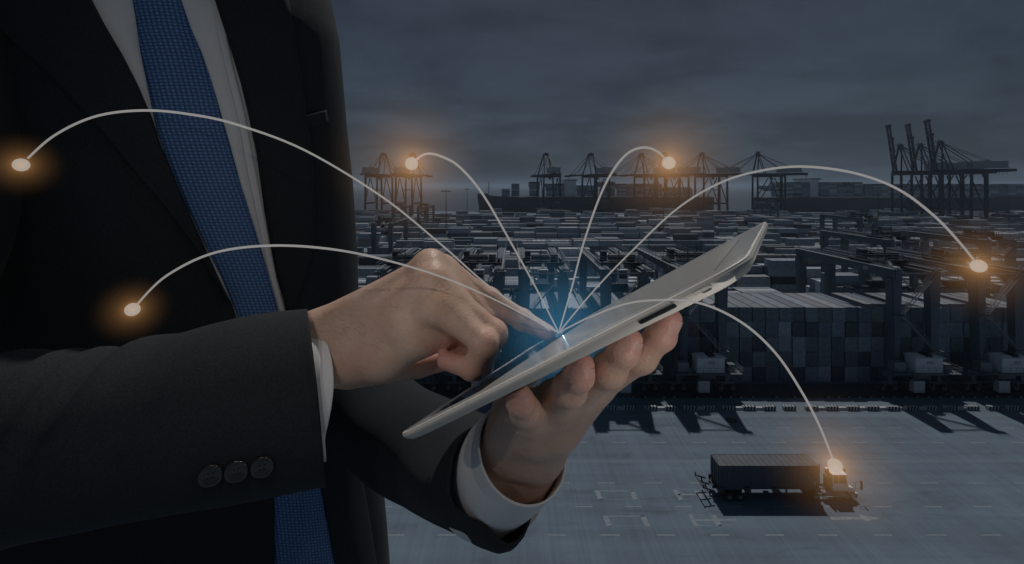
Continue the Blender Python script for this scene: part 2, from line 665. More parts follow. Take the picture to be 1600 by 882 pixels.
def container_mesh(name, length=CL, corr=True):
    """Long axis along Y, front end at y=0, base at z=0; corrugated walls between posts and rails."""
    mb = MB()
    w, h = CW / 2, CH
    pw = 0.13
    for sx_ in (-1, 1):
        for y in (0, length):
            sy = 1 if y == 0 else -1
            mb.span(min(sx_ * w, sx_ * (w - pw)), max(sx_ * w, sx_ * (w - pw)), min(y, y + sy * pw), max(y, y + sy * pw), 0, h)
            for z in (0, h - 0.12):           # corner castings
                mb.span(min(sx_ * (w + 0.006), sx_ * (w - 0.16)), max(sx_ * (w + 0.006), sx_ * (w - 0.16)), min(y - sy * 0.006, y + sy * 0.17), max(y - sy * 0.006, y + sy * 0.17), z - 0.002 if z == 0 else z, z + 0.12 if z == 0 else h + 0.004)
    for y0, y1 in ((0.004, 0.12), (length - 0.12, length - 0.004)):
        mb.span(-w + pw, w - pw, y0, y1, 0.01, 0.16)
        mb.span(-w + pw, w - pw, y0, y1, h - 0.12, h - 0.003)
    for s in (-1, 1):
        a, b2 = sorted((s * (w - 0.004), s * (w - 0.10)))
        mb.span(a, b2, pw, length - pw, 0.01, 0.15)
        mb.span(a, b2, pw, length - pw, h - 0.10, h - 0.003)

    def corr_wall(p0, dirv, nrm, L, z0, z1, pitch, depth):
        k = max(2, int(L / pitch))
        pr = []
        for i in range(k):
            a = i * L / k
            q = L / k
            pr += [(a + q * 0.0, 0), (a + q * 0.30, 0), (a + q * 0.5, -depth), (a + q * 0.80, -depth)]
        pr.append((L, 0))
        vs2, fs2 = [], []
        for (a, dd) in pr:
            p = Vector(p0) + Vector(dirv) * a + Vector(nrm) * dd
            vs2 += [(p.x, p.y, z0), (p.x, p.y, z1)]
        for i in range(len(pr) - 1):
            fs2.append((2 * i, 2 * i + 2, 2 * i + 3, 2 * i + 1))
        mb.add(vs2, fs2)
    corr_wall((-w + pw, 0.03, 0), (1, 0, 0), (0, -1, 0), CW - 2 * pw, 0.16, h - 0.12, 0.34, 0.075)
    corr_wall((w - pw, length - 0.03, 0), (-1, 0, 0), (0, 1, 0), CW - 2 * pw, 0.16, h - 0.12, 0.34, 0.075)
    corr_wall((w - 0.03, pw, 0), (0, 1, 0), (1, 0, 0), length - 2 * pw, 0.15, h - 0.10, 0.30, 0.04)
    corr_wall((-w + 0.03, length - pw, 0), (0, -1, 0), (-1, 0, 0), length - 2 * pw, 0.15, h - 0.10, 0.30, 0.04)
    # roof: shallow cross ribs
    k = int(length / 0.35)
    vs2, fs2 = [], []
    for i in range(k + 1):
        y = pw + (length - 2 * pw) * i / k
        z = h - 0.02 - (0.018 if i % 2 else 0)
        vs2 += [(-w + 0.06, y, z), (w - 0.06, y, z)]
    for i in range(k):
        fs2.append((2 * i, 2 * i + 1, 2 * i + 3, 2 * i + 2))
    mb.add(vs2, fs2)
    return mb.mesh(name, (M['cont'],))


cont_end = container_mesh('freight_container')
cont_refer = None
mb = MB()
# reefer end: machinery panel in place of the corrugated end
w, h = CW / 2, CH
mb.span(-w, w, 0.06, CL, 0, h)
for a, b2, c, d in ((-w, -w + 0.12, 0, h), (w - 0.12, w, 0, h), (-w + 0.12, w - 0.12, h - 0.14, h), (-w + 0.12, w - 0.12, 0, 0.18)):
    mb.span(a, b2, 0.0, 0.055, c, d)
mb.span(-0.85, 0.85, 0.02, 0.055, 0.35, 1.5)
mb.span(-0.95, 0.95, 0.03, 0.055, 1.7, 2.6)
mb.span(-0.75, 0.75, -0.01, 0.02, 2.42, 2.5)
cont_refer = mb.mesh('reefer_container', (M['cont'],))

TIERW = ('bottom', 'second', 'third', 'fourth', 'top')
CRANEW = {'343': 'crane by the tablet', '341': 'inner right-hand crane', '353': 'edge crane'}
RTG_X = [(-20.4, None), (-6.2, None), (6.0, None), (21.2, None), (35.7, '343'), (75.3, '341'), (91.0, '353')]


def near_crane(x):
    best = min([r for r in RTG_X if r[1]], key=lambda r: abs(r[0] - x))
    return best


ind = 0
D0 = 88.4
COLW = 2.60
col0 = 17.6
front_cols = [col0 + i * COLW for i in range(33)]
counts = {}
used_lab = set()
rng = random.Random(11)
for ci, x in enumerate(front_cols):
    for tier in range(5):
        ti = rng.choices(range(12), (6, 9, 7, 5, 4, 3, 5, 9, 2, 1, 4, 1))[0]
        if tier < 2:
            ti = rng.choices(range(12), (6, 6, 3, 6, 1, 5, 5, 4, 2, 0, 4, 1))[0]
        if tier == 4:  # paler tints on the top tier put sunlit brightness into the roofs
            ti = rng.choices(range(12), (3, 7, 7, 2, 8, 1, 3, 7, 1, 5, 3, 0))[0]
        kind = cont_refer if rng.random() < 0.10 else cont_end
        o = link('freight_container', kind)
        c = TINTS[ti]
        k = rng.uniform(0.75, 2.1) if tier < 4 else rng.uniform(0.75, 1.5)
        o.color = (c[0] * k, c[1] * k, c[2] * k, 1)
        o.location = (x + rng.uniform(-0.03, 0.03), D0 + rng.uniform(-0.2, 0.2), 0.01 + tier * (CH + 0.045))
        cx, num = near_crane(x)
        side = 'right' if x > cx else 'left'
        idx = len([q for q in front_cols if (cx < q < x if x > cx else x < q < cx) and near_crane(q)[1] == num])
        lab = '%s container end, %s tier, %s column %s of the %s' % (TINT_WORDS[ti], TIERW[tier], nth(idx), side, CRANEW[num])
        tag(o, lab, 'container', 'containers in the front block')
        ind += 1

# ---- the rest of the yard: one mass of stacked containers; its nearest ones stand alone
YV, YF, YC = [], [], []
mass_n = [0]


def mass_box(x0, x1, y0, y1, z0, z1, c):
    k = len(YV)
    g = 0.03
    x0 += g; x1 -= g; y0 += g; y1 -= g; z1 -= 0.02
    YV.extend([(x0, y0, z0), (x1, y0, z0), (x1, y1, z0), (x0, y1, z0), (x0, y0, z1), (x1, y0, z1), (x1, y1, z1), (x0, y1, z1)])
    YF.extend([(k + 4, k + 5, k + 6, k + 7), (k, k + 1, k + 5, k + 4), (k + 1, k + 2, k + 6, k + 5), (k + 2, k + 3, k + 7, k + 6), (k + 3, k, k + 4, k + 7)])
    YC.extend([c] * 20)
    mass_n[0] += 1


def rnd_tint(r):
    ti = r.choices(range(12), (6, 8, 8, 4, 9, 3, 4, 8, 1, 9, 4, 2))[0]
    c = TINTS[ti]
    k = r.uniform(0.85, 1.9)
    return ti, (c[0] * k, c[1] * k, c[2] * k, 1.0)


rng = random.Random(5)
# front block continues to the left behind the man and the tablet, and backwards
for i in range(1, 28):
    x = col0 - i * COLW
    for tier in range(5):
        mass_box(x - CW / 2, x + CW / 2, D0, D0 + CL, tier * CH, (tier + 1) * CH, rnd_tint(rng)[1])

broad_me = cont_end
single_left = [300 - ind - 1]
singles = []


def put_container(x, y, tier, r, length=CL, allow_single=True):
    """Broadside container: long axis along X from x to x+length, near face at y."""
    ti, c = rnd_tint(r)
    px0 = x * FPX / y + 800
    px1 = (x + length) * FPX / y + 800
    if allow_single and single_left[0] > 0 and px1 > 570 and px0 < 1600 and length == CL:
        o = link('freight_container', broad_me)
        o.color = c
        o.rotation_euler = (0, 0, R(-90))
        o.location = (x, y + CW / 2, 0.01 + tier * (CH + 0.01))
        single_left[0] -= 1
        singles.append((o, ti, tier, px0, y))
    else:
        mass_box(x, x + length, y, y + CW, tier * CH, (tier + 1) * CH, c)


# rows of the yard, from near to far
ROWS = []
yy = 103.2
# loose low stacks behind the front block
row_defs = []
blocks = [(103.4, 2, 2, 0.45), (119.0, 2, 3, 0.55), (133.0, 6, 4, 0.8), (163.0, 6, 5, 0.85), (193.0, 6, 5, 0.85), (224.0, 6, 5, 0.9), (256.0, 6, 5, 0.9), (288.0, 6, 5, 0.9),
          (320.0, 6, 5, 0.9), (352.0, 6, 5, 0.9), (386.0, 6, 5, 0.9), (420.0, 6, 5, 0.9), (455.0, 6, 5, 0.9), (492.0, 6, 5, 0.95)]
for bi, (y0, depth_n, hmax, fill) in enumerate(blocks):
    half = (y0 + 20) * 800 / FPX
    xa = -half - 15
    nx = int((half + 15 - xa) / 12.75)
    # bay heights drift along the block
    base = [rng.uniform(0.4, 1.0) for _ in range(nx + 2)]
    for i in range(nx):
        x = xa + i * 12.75 + (bi % 3) * 3.1
        if bi in (0, 1):
            pxc = (x + 6) * FPX / y0 + 800
            if rng.random() > fill or pxc > 1330:
                continue
        bay = (base[i] + base[i + 1]) / 2
        if rng.random() < 0.10 and bi > 1:
            continue                            # an empty bay
        kind20 = rng.random() < 0.12
        for r in range(depth_n):
            hgt = int(round(hmax * bay * rng.uniform(0.65, 1.15)))
            hgt = max(0 if rng.random() > fill else 1, min(hmax, hgt))
            for tier in range(hgt):
                # only what can be seen: skip cores deep inside high stacks
                if 1 < r < depth_n - 1 and tier < hgt - 2 and bi > 4:
                    continue
                if kind20:
                    for q in range(2):
                        put_container(x + q * 6.12, y0 + r * 2.62, tier, rng, 6.06, False)
                else:
                    put_container(x + rng.uniform(-0.05, 0.05), y0 + r * 2.62, tier, rng)

singles.sort(key=lambda s: (s[4], s[3]))
seen = {}
for o, ti, tier, px0, y in singles:
    k = (round(y, 1), tier)
    seen[k] = seen.get(k, 0) + 1
rown = {}
for y in sorted(set(round(s[4], 1) for s in singles)):
    rown[y] = len(rown)
cnt = {}
for o, ti, tier, px0, y in singles:
    k = (round(y, 1), tier)
    i = cnt.get(k, 0)
    cnt[k] = i + 1
    tag(o, '%s broadside container, level %s, %s in the %s yard row' % (TINT_WORDS[ti], ('one', 'two', 'three', 'four', 'five')[tier], nth(i), nth(rown[round(y, 1)])), 'container', 'containers lying broadside in the yard')

# a white reefer rack block seen end-on among the far rows
for i in range(34):
    for tier in range(3):
        x = -40 + i * 2.56
        c = rnd_tint(rng)[1]
        mass_box(x, x + CW, 245.0, 245.0 + CL * 0.6, tier * CH + 0, (tier + 1) * CH, (c[0] * 1.3, c[1] * 1.3, c[2] * 1.3, 1))

me = bpy.data.meshes.new('container_yard')
me.from_pydata(YV, [], YF)
at = me.color_attributes.new('tint', 'FLOAT_COLOR', 'CORNER')
at.data.foreach_set('color', np.array(YC, dtype=np.float32).ravel())
me.materials.append(M['yard'])
tag(link('container_yard', me), 'far rows of stacked freight containers filling the terminal yard', 'containers', kind='stuff')

# ------------------------------------------------------------------ yard gantry cranes (rubber-tyred)
def make_rtg(num):
    root = empty('yard_gantry_crane')
    S, G = 27.0, 3.6                            # span towards the sea, half the leg spacing
    # legs, each a tapered box column
    leg = MB()
    leg.bar((0, 0, 4.3), (0, 0, 21.4), 1.15, 1.25, 2.0, 1.5, up=(0, 1, 0))
    leg.span(-0.75, 0.75, -0.9, 0.9, 4.25, 4.5)
    leg_me = leg.mesh('leg', (M['rtg'],))
    for sx_ in (-1, 1):
        for y in (0, S):
            o = link('leg', leg_me, root)
            o.location = (sx_ * G, y, 0)
    # girders: box beams with bottom flange, knees and a walkway
    for sx_ in (-1, 1):
        g = MB()
        g.span(sx_ * G - 0.55, sx_ * G + 0.55, -1.2, S + 1.2, 21.4, 23.1)
        g.span(sx_ * G - 0.7, sx_ * G + 0.7, -1.25, S + 1.25, 23.1, 23.2)
        for y, s in ((0.7, 1), (S - 0.7, -1)):
            g.add([(sx_ * G - 0.5, y, 21.4), (sx_ * G + 0.5, y, 21.4), (sx_ * G + 0.5, y, 19.6), (sx_ * G - 0.5, y, 19.6),
                   (sx_ * G - 0.5, y + s * 2.0, 21.4), (sx_ * G + 0.5, y + s * 2.0, 21.4)],
                  [(0, 1, 2, 3), (3, 2, 5, 4), (0, 3, 4), (1, 5, 2)])
        go = g.build('girder', M['rtg'], root)
        rl = MB()
        xo = sx_ * (G + 1.15)
        rl.rail([(xo, -1.2, 23.2), (xo, S + 1.2, 23.2)], 1.15, 0.03, 2.2)
        rl.span(min(sx_ * (G + 0.7), xo + sx_ * 0.05), max(sx_ * (G + 0.7), xo + sx_ * 0.05), -1.2, S + 1.2, 23.12, 23.18)
        rl.bar((sx_ * G, -1.1, 23.32), (sx_ * G, S + 1.1, 23.32), 0.12, 0.2)
        rl.bar((sx_ * (G - 0.9), -1.1, 22.6), (sx_ * (G - 0.9), S + 1.1, 22.6), 0.35, 0.12)
        rl.build('walkway_rail', M['rail'], go)
    # end ties between the girders
    for y in (-0.9, S + 0.9):
        MB().bar((-G + 0.55, y, 22.3), (G - 0.55, y, 22.3), 0.2, 0.24).build('end_tie', M['rtg'], root)
    # sill beams, bogies and tyres on both sides
    tyre = MB()
    tyre.cyl((0, -0.3, 0.78), (0, 0.3, 0.78), 0.78, 18)
    tyre_me = tyre.mesh('tyre', (M['rubber'],), False)
    rim = MB()
    rim.cyl((0, -0.34, 0.78), (0, 0.34, 0.78), 0.4, 12)
    rim.cyl((0, -0.40, 0.78), (0, 0.40, 0.78), 0.16, 8)
    rim_me = rim.mesh('rim', (M['rail'],))
    bogie = MB()
    bogie.bar((-1.45, 0, 1.75), (1.45, 0, 1.75), 0.55, 0.5)
    bogie.bar((0, 0, 1.9), (0, 0, 3.3), 0.9, 0.9, 0.7, 0.8)
    for q in (-1, 1):
        bogie.bar((q * 1.1, -0.45, 1.7), (q * 1.1, -0.45, 0.7), 0.22, 0.16)
        bogie.bar((q * 1.1, 0.45, 1.7), (q * 1.1, 0.45, 0.7), 0.22, 0.16)
        bogie.bar((q * 2.0, -0.25, 1.5), (q * 1.5, -0.25, 1.9), 0.14)      # mudguard stays
        bogie.bar((q * 2.15, -0.5, 0.9), (q * 2.15, 0.5, 0.9), 0.05, 0.4)
    bogie_me = bogie.mesh('bogie', (M['rtg'],))
    for y in (0, S):
        MB().span(-5.9, 5.9, y - 0.55, y + 0.55, 3.2, 4.25).build('sill_beam', M['rtg'], root)
        for cx in (-4.6, 4.6):
            o = link('bogie', bogie_me, root)
            o.location = (cx, y, 0)
            for q in (-1.1, 1.1):
                w_ = link('wheel', tyre_me, root)
                w_.location = (cx + q, y, 0)
                link('rim', rim_me, w_)
    # power house with roof, doors, railing
    hs = MB()
    hs.span(-2.15, 2.85, -3.0, -0.75, 4.72, 7.4)
    ho = hs.build('power_house', M['white'], root)
    r = MB()
    r.span(-2.35, 3.05, -3.35, -0.6, 7.4, 7.5)
    r.span(-2.0, -0.2, -2.8, -1.0, 7.5, 7.72)
    r.span(1.3, 2.7, -2.8, -1.0, 7.5, 7.66)
    r.cyl((-2.35, -3.3, 7.45), (3.05, -3.3, 7.45), 0.06, 6)
    r.build('roof', M['white'], ho)
    r = MB()
    r.span(0.0, 1.1, -2.7, -1.2, 7.5, 8.0)
    r.cyl((0.5, -1.6, 8.0), (0.5, -1.6, 8.7), 0.12, 8)
    r.build('exhaust', M['black'], ho)
    for a in (-2.05, -0.4, 1.25):
        d_ = MB()
        d_.span(a, a + 1.55, -3.03, -3.004, 4.8, 7.3)
        d_.span(a + 1.35, a + 1.42, -3.06, -3.03, 5.9, 6.15)
        d_.build('panel_door', M['white'], ho)
    if num:
        t_ = link('number', text_mesh(num, 0.85, M['ink']), ho)
        t_.location = (0.45, -3.045, 6.55)
        t_.rotation_euler = (R(90), 0, 0)
        pl = MB().span(-0.55, 0.55, 0, 0.02, -0.34, 0.34).build('number_plate', M['plate'], root)
        pl.rotation_euler = (0, 0, R(-90))
        pl.location = (-G - 0.552, 6.0, 22.2)
        t_ = link('plate_number', text_mesh(num, 0.5, M['ink']), pl)
        t_.location = (0, -0.008, 0)
        t_.rotation_euler = (R(90), 0, 0)
    pf = MB()
    pf.span(-6.0, 6.0, -3.5, -0.55, 4.55, 4.68)
    pf.bar((-5.5, -0.6, 3.6), (-5.5, -3.3, 4.5), 0.2)
    pf.bar((5.5, -0.6, 3.6), (5.5, -3.3, 4.5), 0.2)
    po = pf.build('platform', M['rtg'], root)
    MB().rail([(-6, -0.7, 4.68), (-6, -3.45, 4.68), (6, -3.45, 4.68), (6, -0.7, 4.68)], 1.1, 0.025, 1.2).build('platform_rail', M['rail'], po)
    hr = MB()
    hr.span(-5.4, -3.4, -2.4, -0.9, 4.68, 6.3)
    for z in (5.0, 5.4, 5.8):
        hr.span(-5.45, -3.35, -2.46, -2.405, z, z + 0.2)
    hr.build('resistor_box', M['rail'], root)
    hr = MB().span(3.9, 5.2, -2.2, -1.0, 4.68, 5.9)
    hr.build('transformer_box', M['rtg'], root)
    cb = MB()
    cb.span(-1.3, 0.75, -1.7, -0.7, 0.55, 2.65)
    cb.span(-0.29, -0.26, -1.73, -1.7, 0.65, 2.55)
    cb.span(-0.42, -0.36, -1.76, -1.7, 1.5, 1.75)
    cb.build('cable_cabinet', M['white'], root)
    cr = MB()
    cr.span(-1.2, 1.9, -1.6, -0.6, 3.05, 4.2)
    cr.build('junction_box', M['rtg'], root)
    eq = MB()
    for x in (-2.6, -2.0, 1.4, 2.3):
        eq.cyl((x, -0.8, 1.1), (x, -0.8, 3.2), 0.16 + 0.05 * (x > 0), 8)
    eq.bar((-3.2, -0.85, 2.3), (3.2, -0.85, 2.3), 0.25)
    eq.bar((-6.9, -0.4, 2.2), (-5.5, -0.4, 3.4), 0.14)
    eq.bar((5.5, -0.4, 3.4), (7.2, -0.4, 2.4), 0.14)
    eq.bar((-2.8, -0.85, 1.2), (-0.9, -0.85, 2.9), 0.1)
    eq.build('hydraulics', M['steel'], root)
    # zigzag stair on the road side
    for (a, b2) in (((2.8, -1.05, 8.2), (-3.0, -1.05, 14.6)), ((-3.0, -1.05, 14.6), (3.9, -1.05, 22.9))):
        st = MB()
        a, b2 = Vector(a), Vector(b2)
        for off in (-0.35, 0.35):
            st.bar(a + Vector((0, off, 0)), b2 + Vector((0, off, 0)), 0.06, 0.15)
            for hh in (0.55, 1.05):
                st.bar(a + Vector((0, off, hh)), b2 + Vector((0, off, hh)), 0.035)
        k = int((b2 - a).length / 0.45)
        for i in range(k + 1):
            c = a.lerp(b2, i / k)
            st.bar(c + Vector((0, -0.35, 0)), c + Vector((0, 0.35, 0)), 0.17, 0.03)
            if i % 4 == 0:
                for off in (-0.35, 0.35):
                    st.bar(c + Vector((0, off, 0)), c + Vector((0, off, 1.05)), 0.035)
        st.build('stair', M['rail'], root)
    for (x, z) in ((-3.6, 14.55), (3.4, 8.1), (4.3, 22.9)):
        la = MB()
        la.span(x - 0.9, x + 0.9, -1.7, -0.78, z - 0.06, z)
        la.rail([(x - 0.9, -1.68, z), (x + 0.9, -1.68, z)], 1.05, 0.025, 0.9)
        la.build('landing', M['rail'], root)
    lad = MB()
    for off in (-0.22, 0.22):
        lad.bar((3.0 + off, -0.85, 4.7), (3.0 + off, -0.85, 8.2), 0.05)
    for i in range(10):
        lad.bar((2.78, -0.85, 5.0 + i * 0.33), (3.22, -0.85, 5.0 + i * 0.33), 0.04)
    lad.build('ladder', M['rail'], root)
    MB().cyl((-G - 0.2, -0.85, 4.5), (-G - 0.9, -0.95, 23.0), 0.13, 8).build('cable_conduit', M['rtg'], root)
    # trolley with cab, machinery and spreader
    ty = 8.0 if num else 5.2
    tr = MB()
    tr.span(-G - 0.6, G + 0.6, ty - 2.6, ty + 2.6, 23.45, 23.8)
    for q in (-1, 1):
        tr.bar((q * G, ty - 2.9, 23.55), (q * G, ty + 2.9, 23.55), 0.5, 0.5)
    tr.cyl((-2.2, ty - 0.9, 24.6), (1.4, ty - 0.9, 24.6), 0.62, 12)
    tr.span(1.6, 3.0, ty - 1.5, ty - 0.3, 23.8, 25.1)
    tr.span(-3.4, -2.3, ty - 0.2, ty + 1.4, 23.8, 25.6)
    tr.span(-1.2, 1.0, ty + 0.5, ty + 2.0, 23.8, 24.7)
    tr.cyl((2.2, ty + 0.6, 24.2), (2.2, ty + 2.0, 24.2), 0.4, 10)
    tr.bar((-0.4, ty - 2.2, 23.8), (-0.4, ty - 2.2, 26.2), 0.15)
    tr.bar((3.2, ty + 2.2, 23.8), (3.2, ty + 2.2, 26.6), 0.12)
    for i in range(5):
        tr.bar((-3.6 + i * 1.7, ty - 2.4, 23.8), (-3.6 + i * 1.7, ty - 2.4, 24.9), 0.07)
    to = tr.build('trolley', M['steel'], root)
    MB().rail([(-G - 0.6, ty - 2.6, 23.8), (G + 0.6, ty - 2.6, 23.8), (G + 0.6, ty + 2.6, 23.8), (-G - 0.6, ty + 2.6, 23.8), (-G - 0.6, ty - 2.6, 23.8)], 1.1, 0.03, 1.4).build('trolley_rail', M['rail'], to)
    cbm = MB()
    x0, x1, y0, y1, z0, z1 = -1.1, 0.9, ty - 4.4, ty - 2.7, 20.2, 22.7
    cbm.span(x0, x1, y0 + 0.1, y1, z0, z0 + 0.8)
    cbm.span(x0, x1, y0 + 0.1, y1, z1 - 0.25, z1)
    for a, b2 in ((x0, x0 + 0.22), (x1 - 0.22, x1)):
        cbm.span(a, b2, y0 + 0.1, y1, z0 + 0.8, z1 - 0.25)
    cbm.bar((0, y1 - 0.3, z1), (0, ty - 2.4, 23.5), 0.6)
    cbo = cbm.build('operator_cab', M['white'], to)
    MB().span(x0 + 0.22, x1 - 0.22, y0 + 0.16, y1 - 0.1, z0 + 0.8, z1 - 0.25).build('cab_glass', M['glass'], to)
    sp = MB()
    sz = 17.6
    sp.span(-6.0, 6.0, ty - 0.45, ty + 0.45, sz, sz + 0.45)
    for q in (-1, 1):
        sp.span(q * 6.0 - 0.25, q * 6.0 + 0.25, ty - 1.2, ty + 1.2, sz - 0.15, sz + 0.3)
        for p in (-1, 1):
            sp.bar((q * 6.1, ty + p * 1.1, sz), (q * 6.5, ty + p * 1.3, sz - 0.8), 0.25)
    sp.span(-1.8, 1.8, ty - 0.9, ty + 0.9, sz + 0.45, sz + 1.5)
    for q in (-1, 1):
        for p in (-1, 1):
            sp.cyl((q * 1.5, ty + p * 0.7, sz + 1.4), (q * 2.0, ty + p * 0.9, 23.5), 0.03, 5)
    sp.build('spreader', M['steel'], to)
    return root


r343 = make_rtg('343')
r343.location = (35.7, 84.2, 0)
tag(r343, 'grey yard gantry crane by the tablet, power house numbered 343', 'gantry crane', 'yard gantry cranes')
for num, x, wh in (('341', 75.3, 'on the inner right-hand side'), ('353', 91.0, 'at the right edge')):
    o = make_rtg(num)
    o.location = (x, 84.2, 0)
    tag(o, 'grey yard gantry crane %s, power house numbered %s' % (wh, num), 'gantry crane', 'yard gantry cranes')
plain = make_rtg(None)
plain.location = (21.2, 84.2, 0)
tag(plain, 'grey yard gantry crane half hidden by the tablet, beside crane 343', 'gantry crane', 'yard gantry cranes')
tr = tree_of(plain)
for x, y, lab in ((6.0, 84.2, 'grey yard gantry crane straight above the touched spot on the tablet'),
                  (-6.2, 84.2, 'grey yard gantry crane above the knuckles of the pointing hand'),
                  (-20.4, 84.2, 'grey yard gantry crane beside the dark jacket, above the wrist'),
                  (113.0, 130.0, 'yard gantry crane of the second row behind crane 341'),
                  (141.0, 130.0, 'yard gantry crane of the second row at the right picture edge'),
                  (-55.0, 190.0, 'yard gantry crane among container rows beside the jacket'),
                  (-88.0, 345.0, 'far yard gantry crane under the leftmost visible quay cranes'),
                  (-70.0, 352.0, 'far yard gantry crane just left of the tall light mast'),
                  (246.0, 420.0, 'far yard gantry crane in front of the crane with lowered boom'),
                  (176.0, 222.0, 'yard gantry crane deep in the yard under the raised booms')):
    made = copy_tree(tr, (x, y, 0))
    tag(made[0], lab, 'gantry crane', 'yard gantry cranes')

# ------------------------------------------------------------------ quay cranes
def make_quay(boom_up, boom_len=58.0):
    """Rail gauge along X: sea legs at x=0, land legs at x=-30; boom over +X."""
    root = empty('quay_crane')
    GA, W2, ZG = 30.0, 11.0, 52.0
    m = M['qcrane']
    for x in (0, -GA):
        for y in (-W2, W2):
            MB().bar((x, y, 1.0), (x, y * 0.93, ZG), 2.0, 2.0, 1.7, 1.7).build('leg', m, root)
    for x in (0, -GA):
        for k in (1, -1):
            b_ = MB()
            b_.span(x - 1.2, x + 1.2, k * W2 - 5, k * W2 + 5, 0.3, 2.0)
            b_.build('bogie', m, root)
        MB().bar((x, -W2, 5.0), (x, W2, 5.0), 1.6, 2.0).build('sill_beam', m, root)
        MB().bar((x, -W2, ZG - 1), (x, W2, ZG - 1), 1.8, 2.2).build('cross_beam', m, root)
    for y in (-W2, W2):
        s = y / abs(y)
        MB().bar((0, y, 18), (-GA, y, 18), 1.4, 1.8).build('portal_beam', m, root)
        MB().bar((-1, y, 19), (-GA / 2 - 2, y * 0.97, ZG - 3), 0.9).build('brace', m, root)
        MB().bar((-GA + 1, y, 19), (-GA / 2 - 4, y * 0.97, ZG - 3), 0.9).build('brace', m, root)
        MB().bar((-GA + 1, y, ZG - 1), (0, y, ZG - 1), 1.2, 1.6).build('portal_beam', m, root)
    # main girder pair with catwalk
    for y in (-3.4, 3.4):
        MB().span(-GA - 24, 1.0, y - 0.7, y + 0.7, ZG, ZG + 2.4).build('girder', m, root)
    ct = MB()
    for i in range(9):
        x = -GA - 23 + i * 6.5
        ct.bar((x, -3.4, ZG + 0.4), (x, 3.4, ZG + 0.4), 0.6)
    ct.rail([(-GA - 24, -5.0, ZG), (0, -5.0, ZG)], 1.6, 0.09, 3.0)
    ct.span(-GA - 24, 0, -5.2, -4.2, ZG - 0.2, ZG)
    for i in range(9):                          # hanging festoon loops
        x = -GA - 22 + i * 2.6
        ct.bar((x, -4.6, ZG - 0.2), (x + 0.4, -4.6, ZG - 2.2), 0.25)
    ct.build('catwalk', m, root)
    # machinery house
    h_ = MB()
    h_.span(-GA - 18, -GA + 6, -5.2, 5.2, ZG + 3.2, ZG + 9.0)
    ho = h_.build('machinery_house', M['qhouse'], root)
    h_ = MB()
    h_.span(-GA - 18.4, -GA + 6.4, -5.5, 5.5, ZG + 9.0, ZG + 9.4)
    h_.span(-GA - 8, -GA - 3, -2, 2, ZG + 9.4, ZG + 10.6)
    h_.build('house_roof', M['qhouse'], ho)
    # A-frame and stays
    apex = Vector((-3.0, 0, ZG + 27))
    for y in (-1, 1):
        MB().bar((0, y * W2 * 0.93, ZG), (apex.x, y * 3.2, apex.z), 1.2).build('mast', m, root)
        MB().bar((-11, y * 4.0, ZG + 2), (apex.x, y * 3.2, apex.z), 0.8).build('mast', m, root)
        st = MB()
        st.bar((apex.x, y * 3.0, apex.z), (-GA - 2, y * 4.2, ZG + 3), 0.6)
        st.bar((apex.x, y * 2.6, apex.z), (-GA - 20, y * 3.4, ZG + 3), 0.38)
        st.build('backstay', m, root)
    ap = MB()
    ap.bar((apex.x, -4.2, apex.z), (apex.x, 4.2, apex.z), 1.6, 1.8)
    ap.span(apex.x - 2.6, apex.x + 2.6, -2.6, 2.6, apex.z + 0.6, apex.z + 1.2)
    ap.span(apex.x - 1.4, apex.x + 0.2, -1.5, 1.5, apex.z + 1.2, apex.z + 2.6)
    ap.bar((apex.x + 2, 1.5, apex.z + 1), (apex.x + 2, 1.5, apex.z + 4), 0.3)
    ap.rail([(apex.x - 2.6, -2.6, apex.z + 1.2), (apex.x + 2.6, -2.6, apex.z + 1.2)], 1.5, 0.1, 1.5)
    ap.build('apex_platform', m, root)
    # boom: two box girders joined by ties, lowered or raised about its hinge
    ang = R(83) if boom_up else R(0)
    hx, hz = 1.2, ZG + 1.2
    ca, sa = math.cos(ang), math.sin(ang)

    def bp_(u, y, w_):
        return (hx + u * ca - w_ * sa, y, hz + u * sa + w_ * ca)
    bo = MB()
    for y in (-3.4, 3.4):
        bo.bar(bp_(0, y, 0), bp_(boom_len, y, 0), 1.3, 2.3, 1.1, 1.7, up=(0, 1, 0))
    k = 7
    for i in range(k + 1):
        u = boom_len * (0.02 + 0.97 * i / k)
        bo.bar(bp_(u, -3.4, 0), bp_(u, 3.4, 0), 0.9 if i < k else 2.2)
        if i < k and (i % 2 or boom_up):
            u2 = boom_len * (0.02 + 0.97 * (i + 1) / k)
            bo.bar(bp_(u, -3.4 if i % 2 else 3.4, 0), bp_(u2, 3.4 if i % 2 else -3.4, 0), 0.45)
    bo.bar(bp_(boom_len, -4.2, 0), bp_(boom_len, 4.2, 0), 2.2, 2.6)
    bo.bar(bp_(boom_len * 0.72, -4.6, 0.8), bp_(boom_len * 0.72, 4.6, 0.8), 2.0, 2.4)
    bo.bar(bp_(boom_len * 0.3, -4.2, 0.5), bp_(boom_len * 0.3, 4.2, 0.5), 1.4, 1.6)
    bo.build('boom', m, root)
    fs = MB()
    for y in (-2.8, 2.8):
        if boom_up:
            fs.bar((apex.x, y, apex.z), bp_(boom_len * 0.42, y, 1.4), 0.35)
            fs.bar(bp_(boom_len * 0.42, y, 1.6), bp_(boom_len * 0.72, y, 1.6), 0.35)
        else:
            fs.bar((apex.x, y, apex.z), bp_(boom_len * 0.42, y, 1.2), 0.42)
            fs.bar((apex.x, y, apex.z), bp_(boom_len * 0.78, y, 1.0), 0.42)
    fs.build('forestay', m, root)
    # trolley with cab below the girder
    tx = -GA - 8 if boom_up else -GA + 10
    t_ = MB()
    t_.span(tx - 3, tx + 3, -4.2, 4.2, ZG - 1.6, ZG - 0.3)
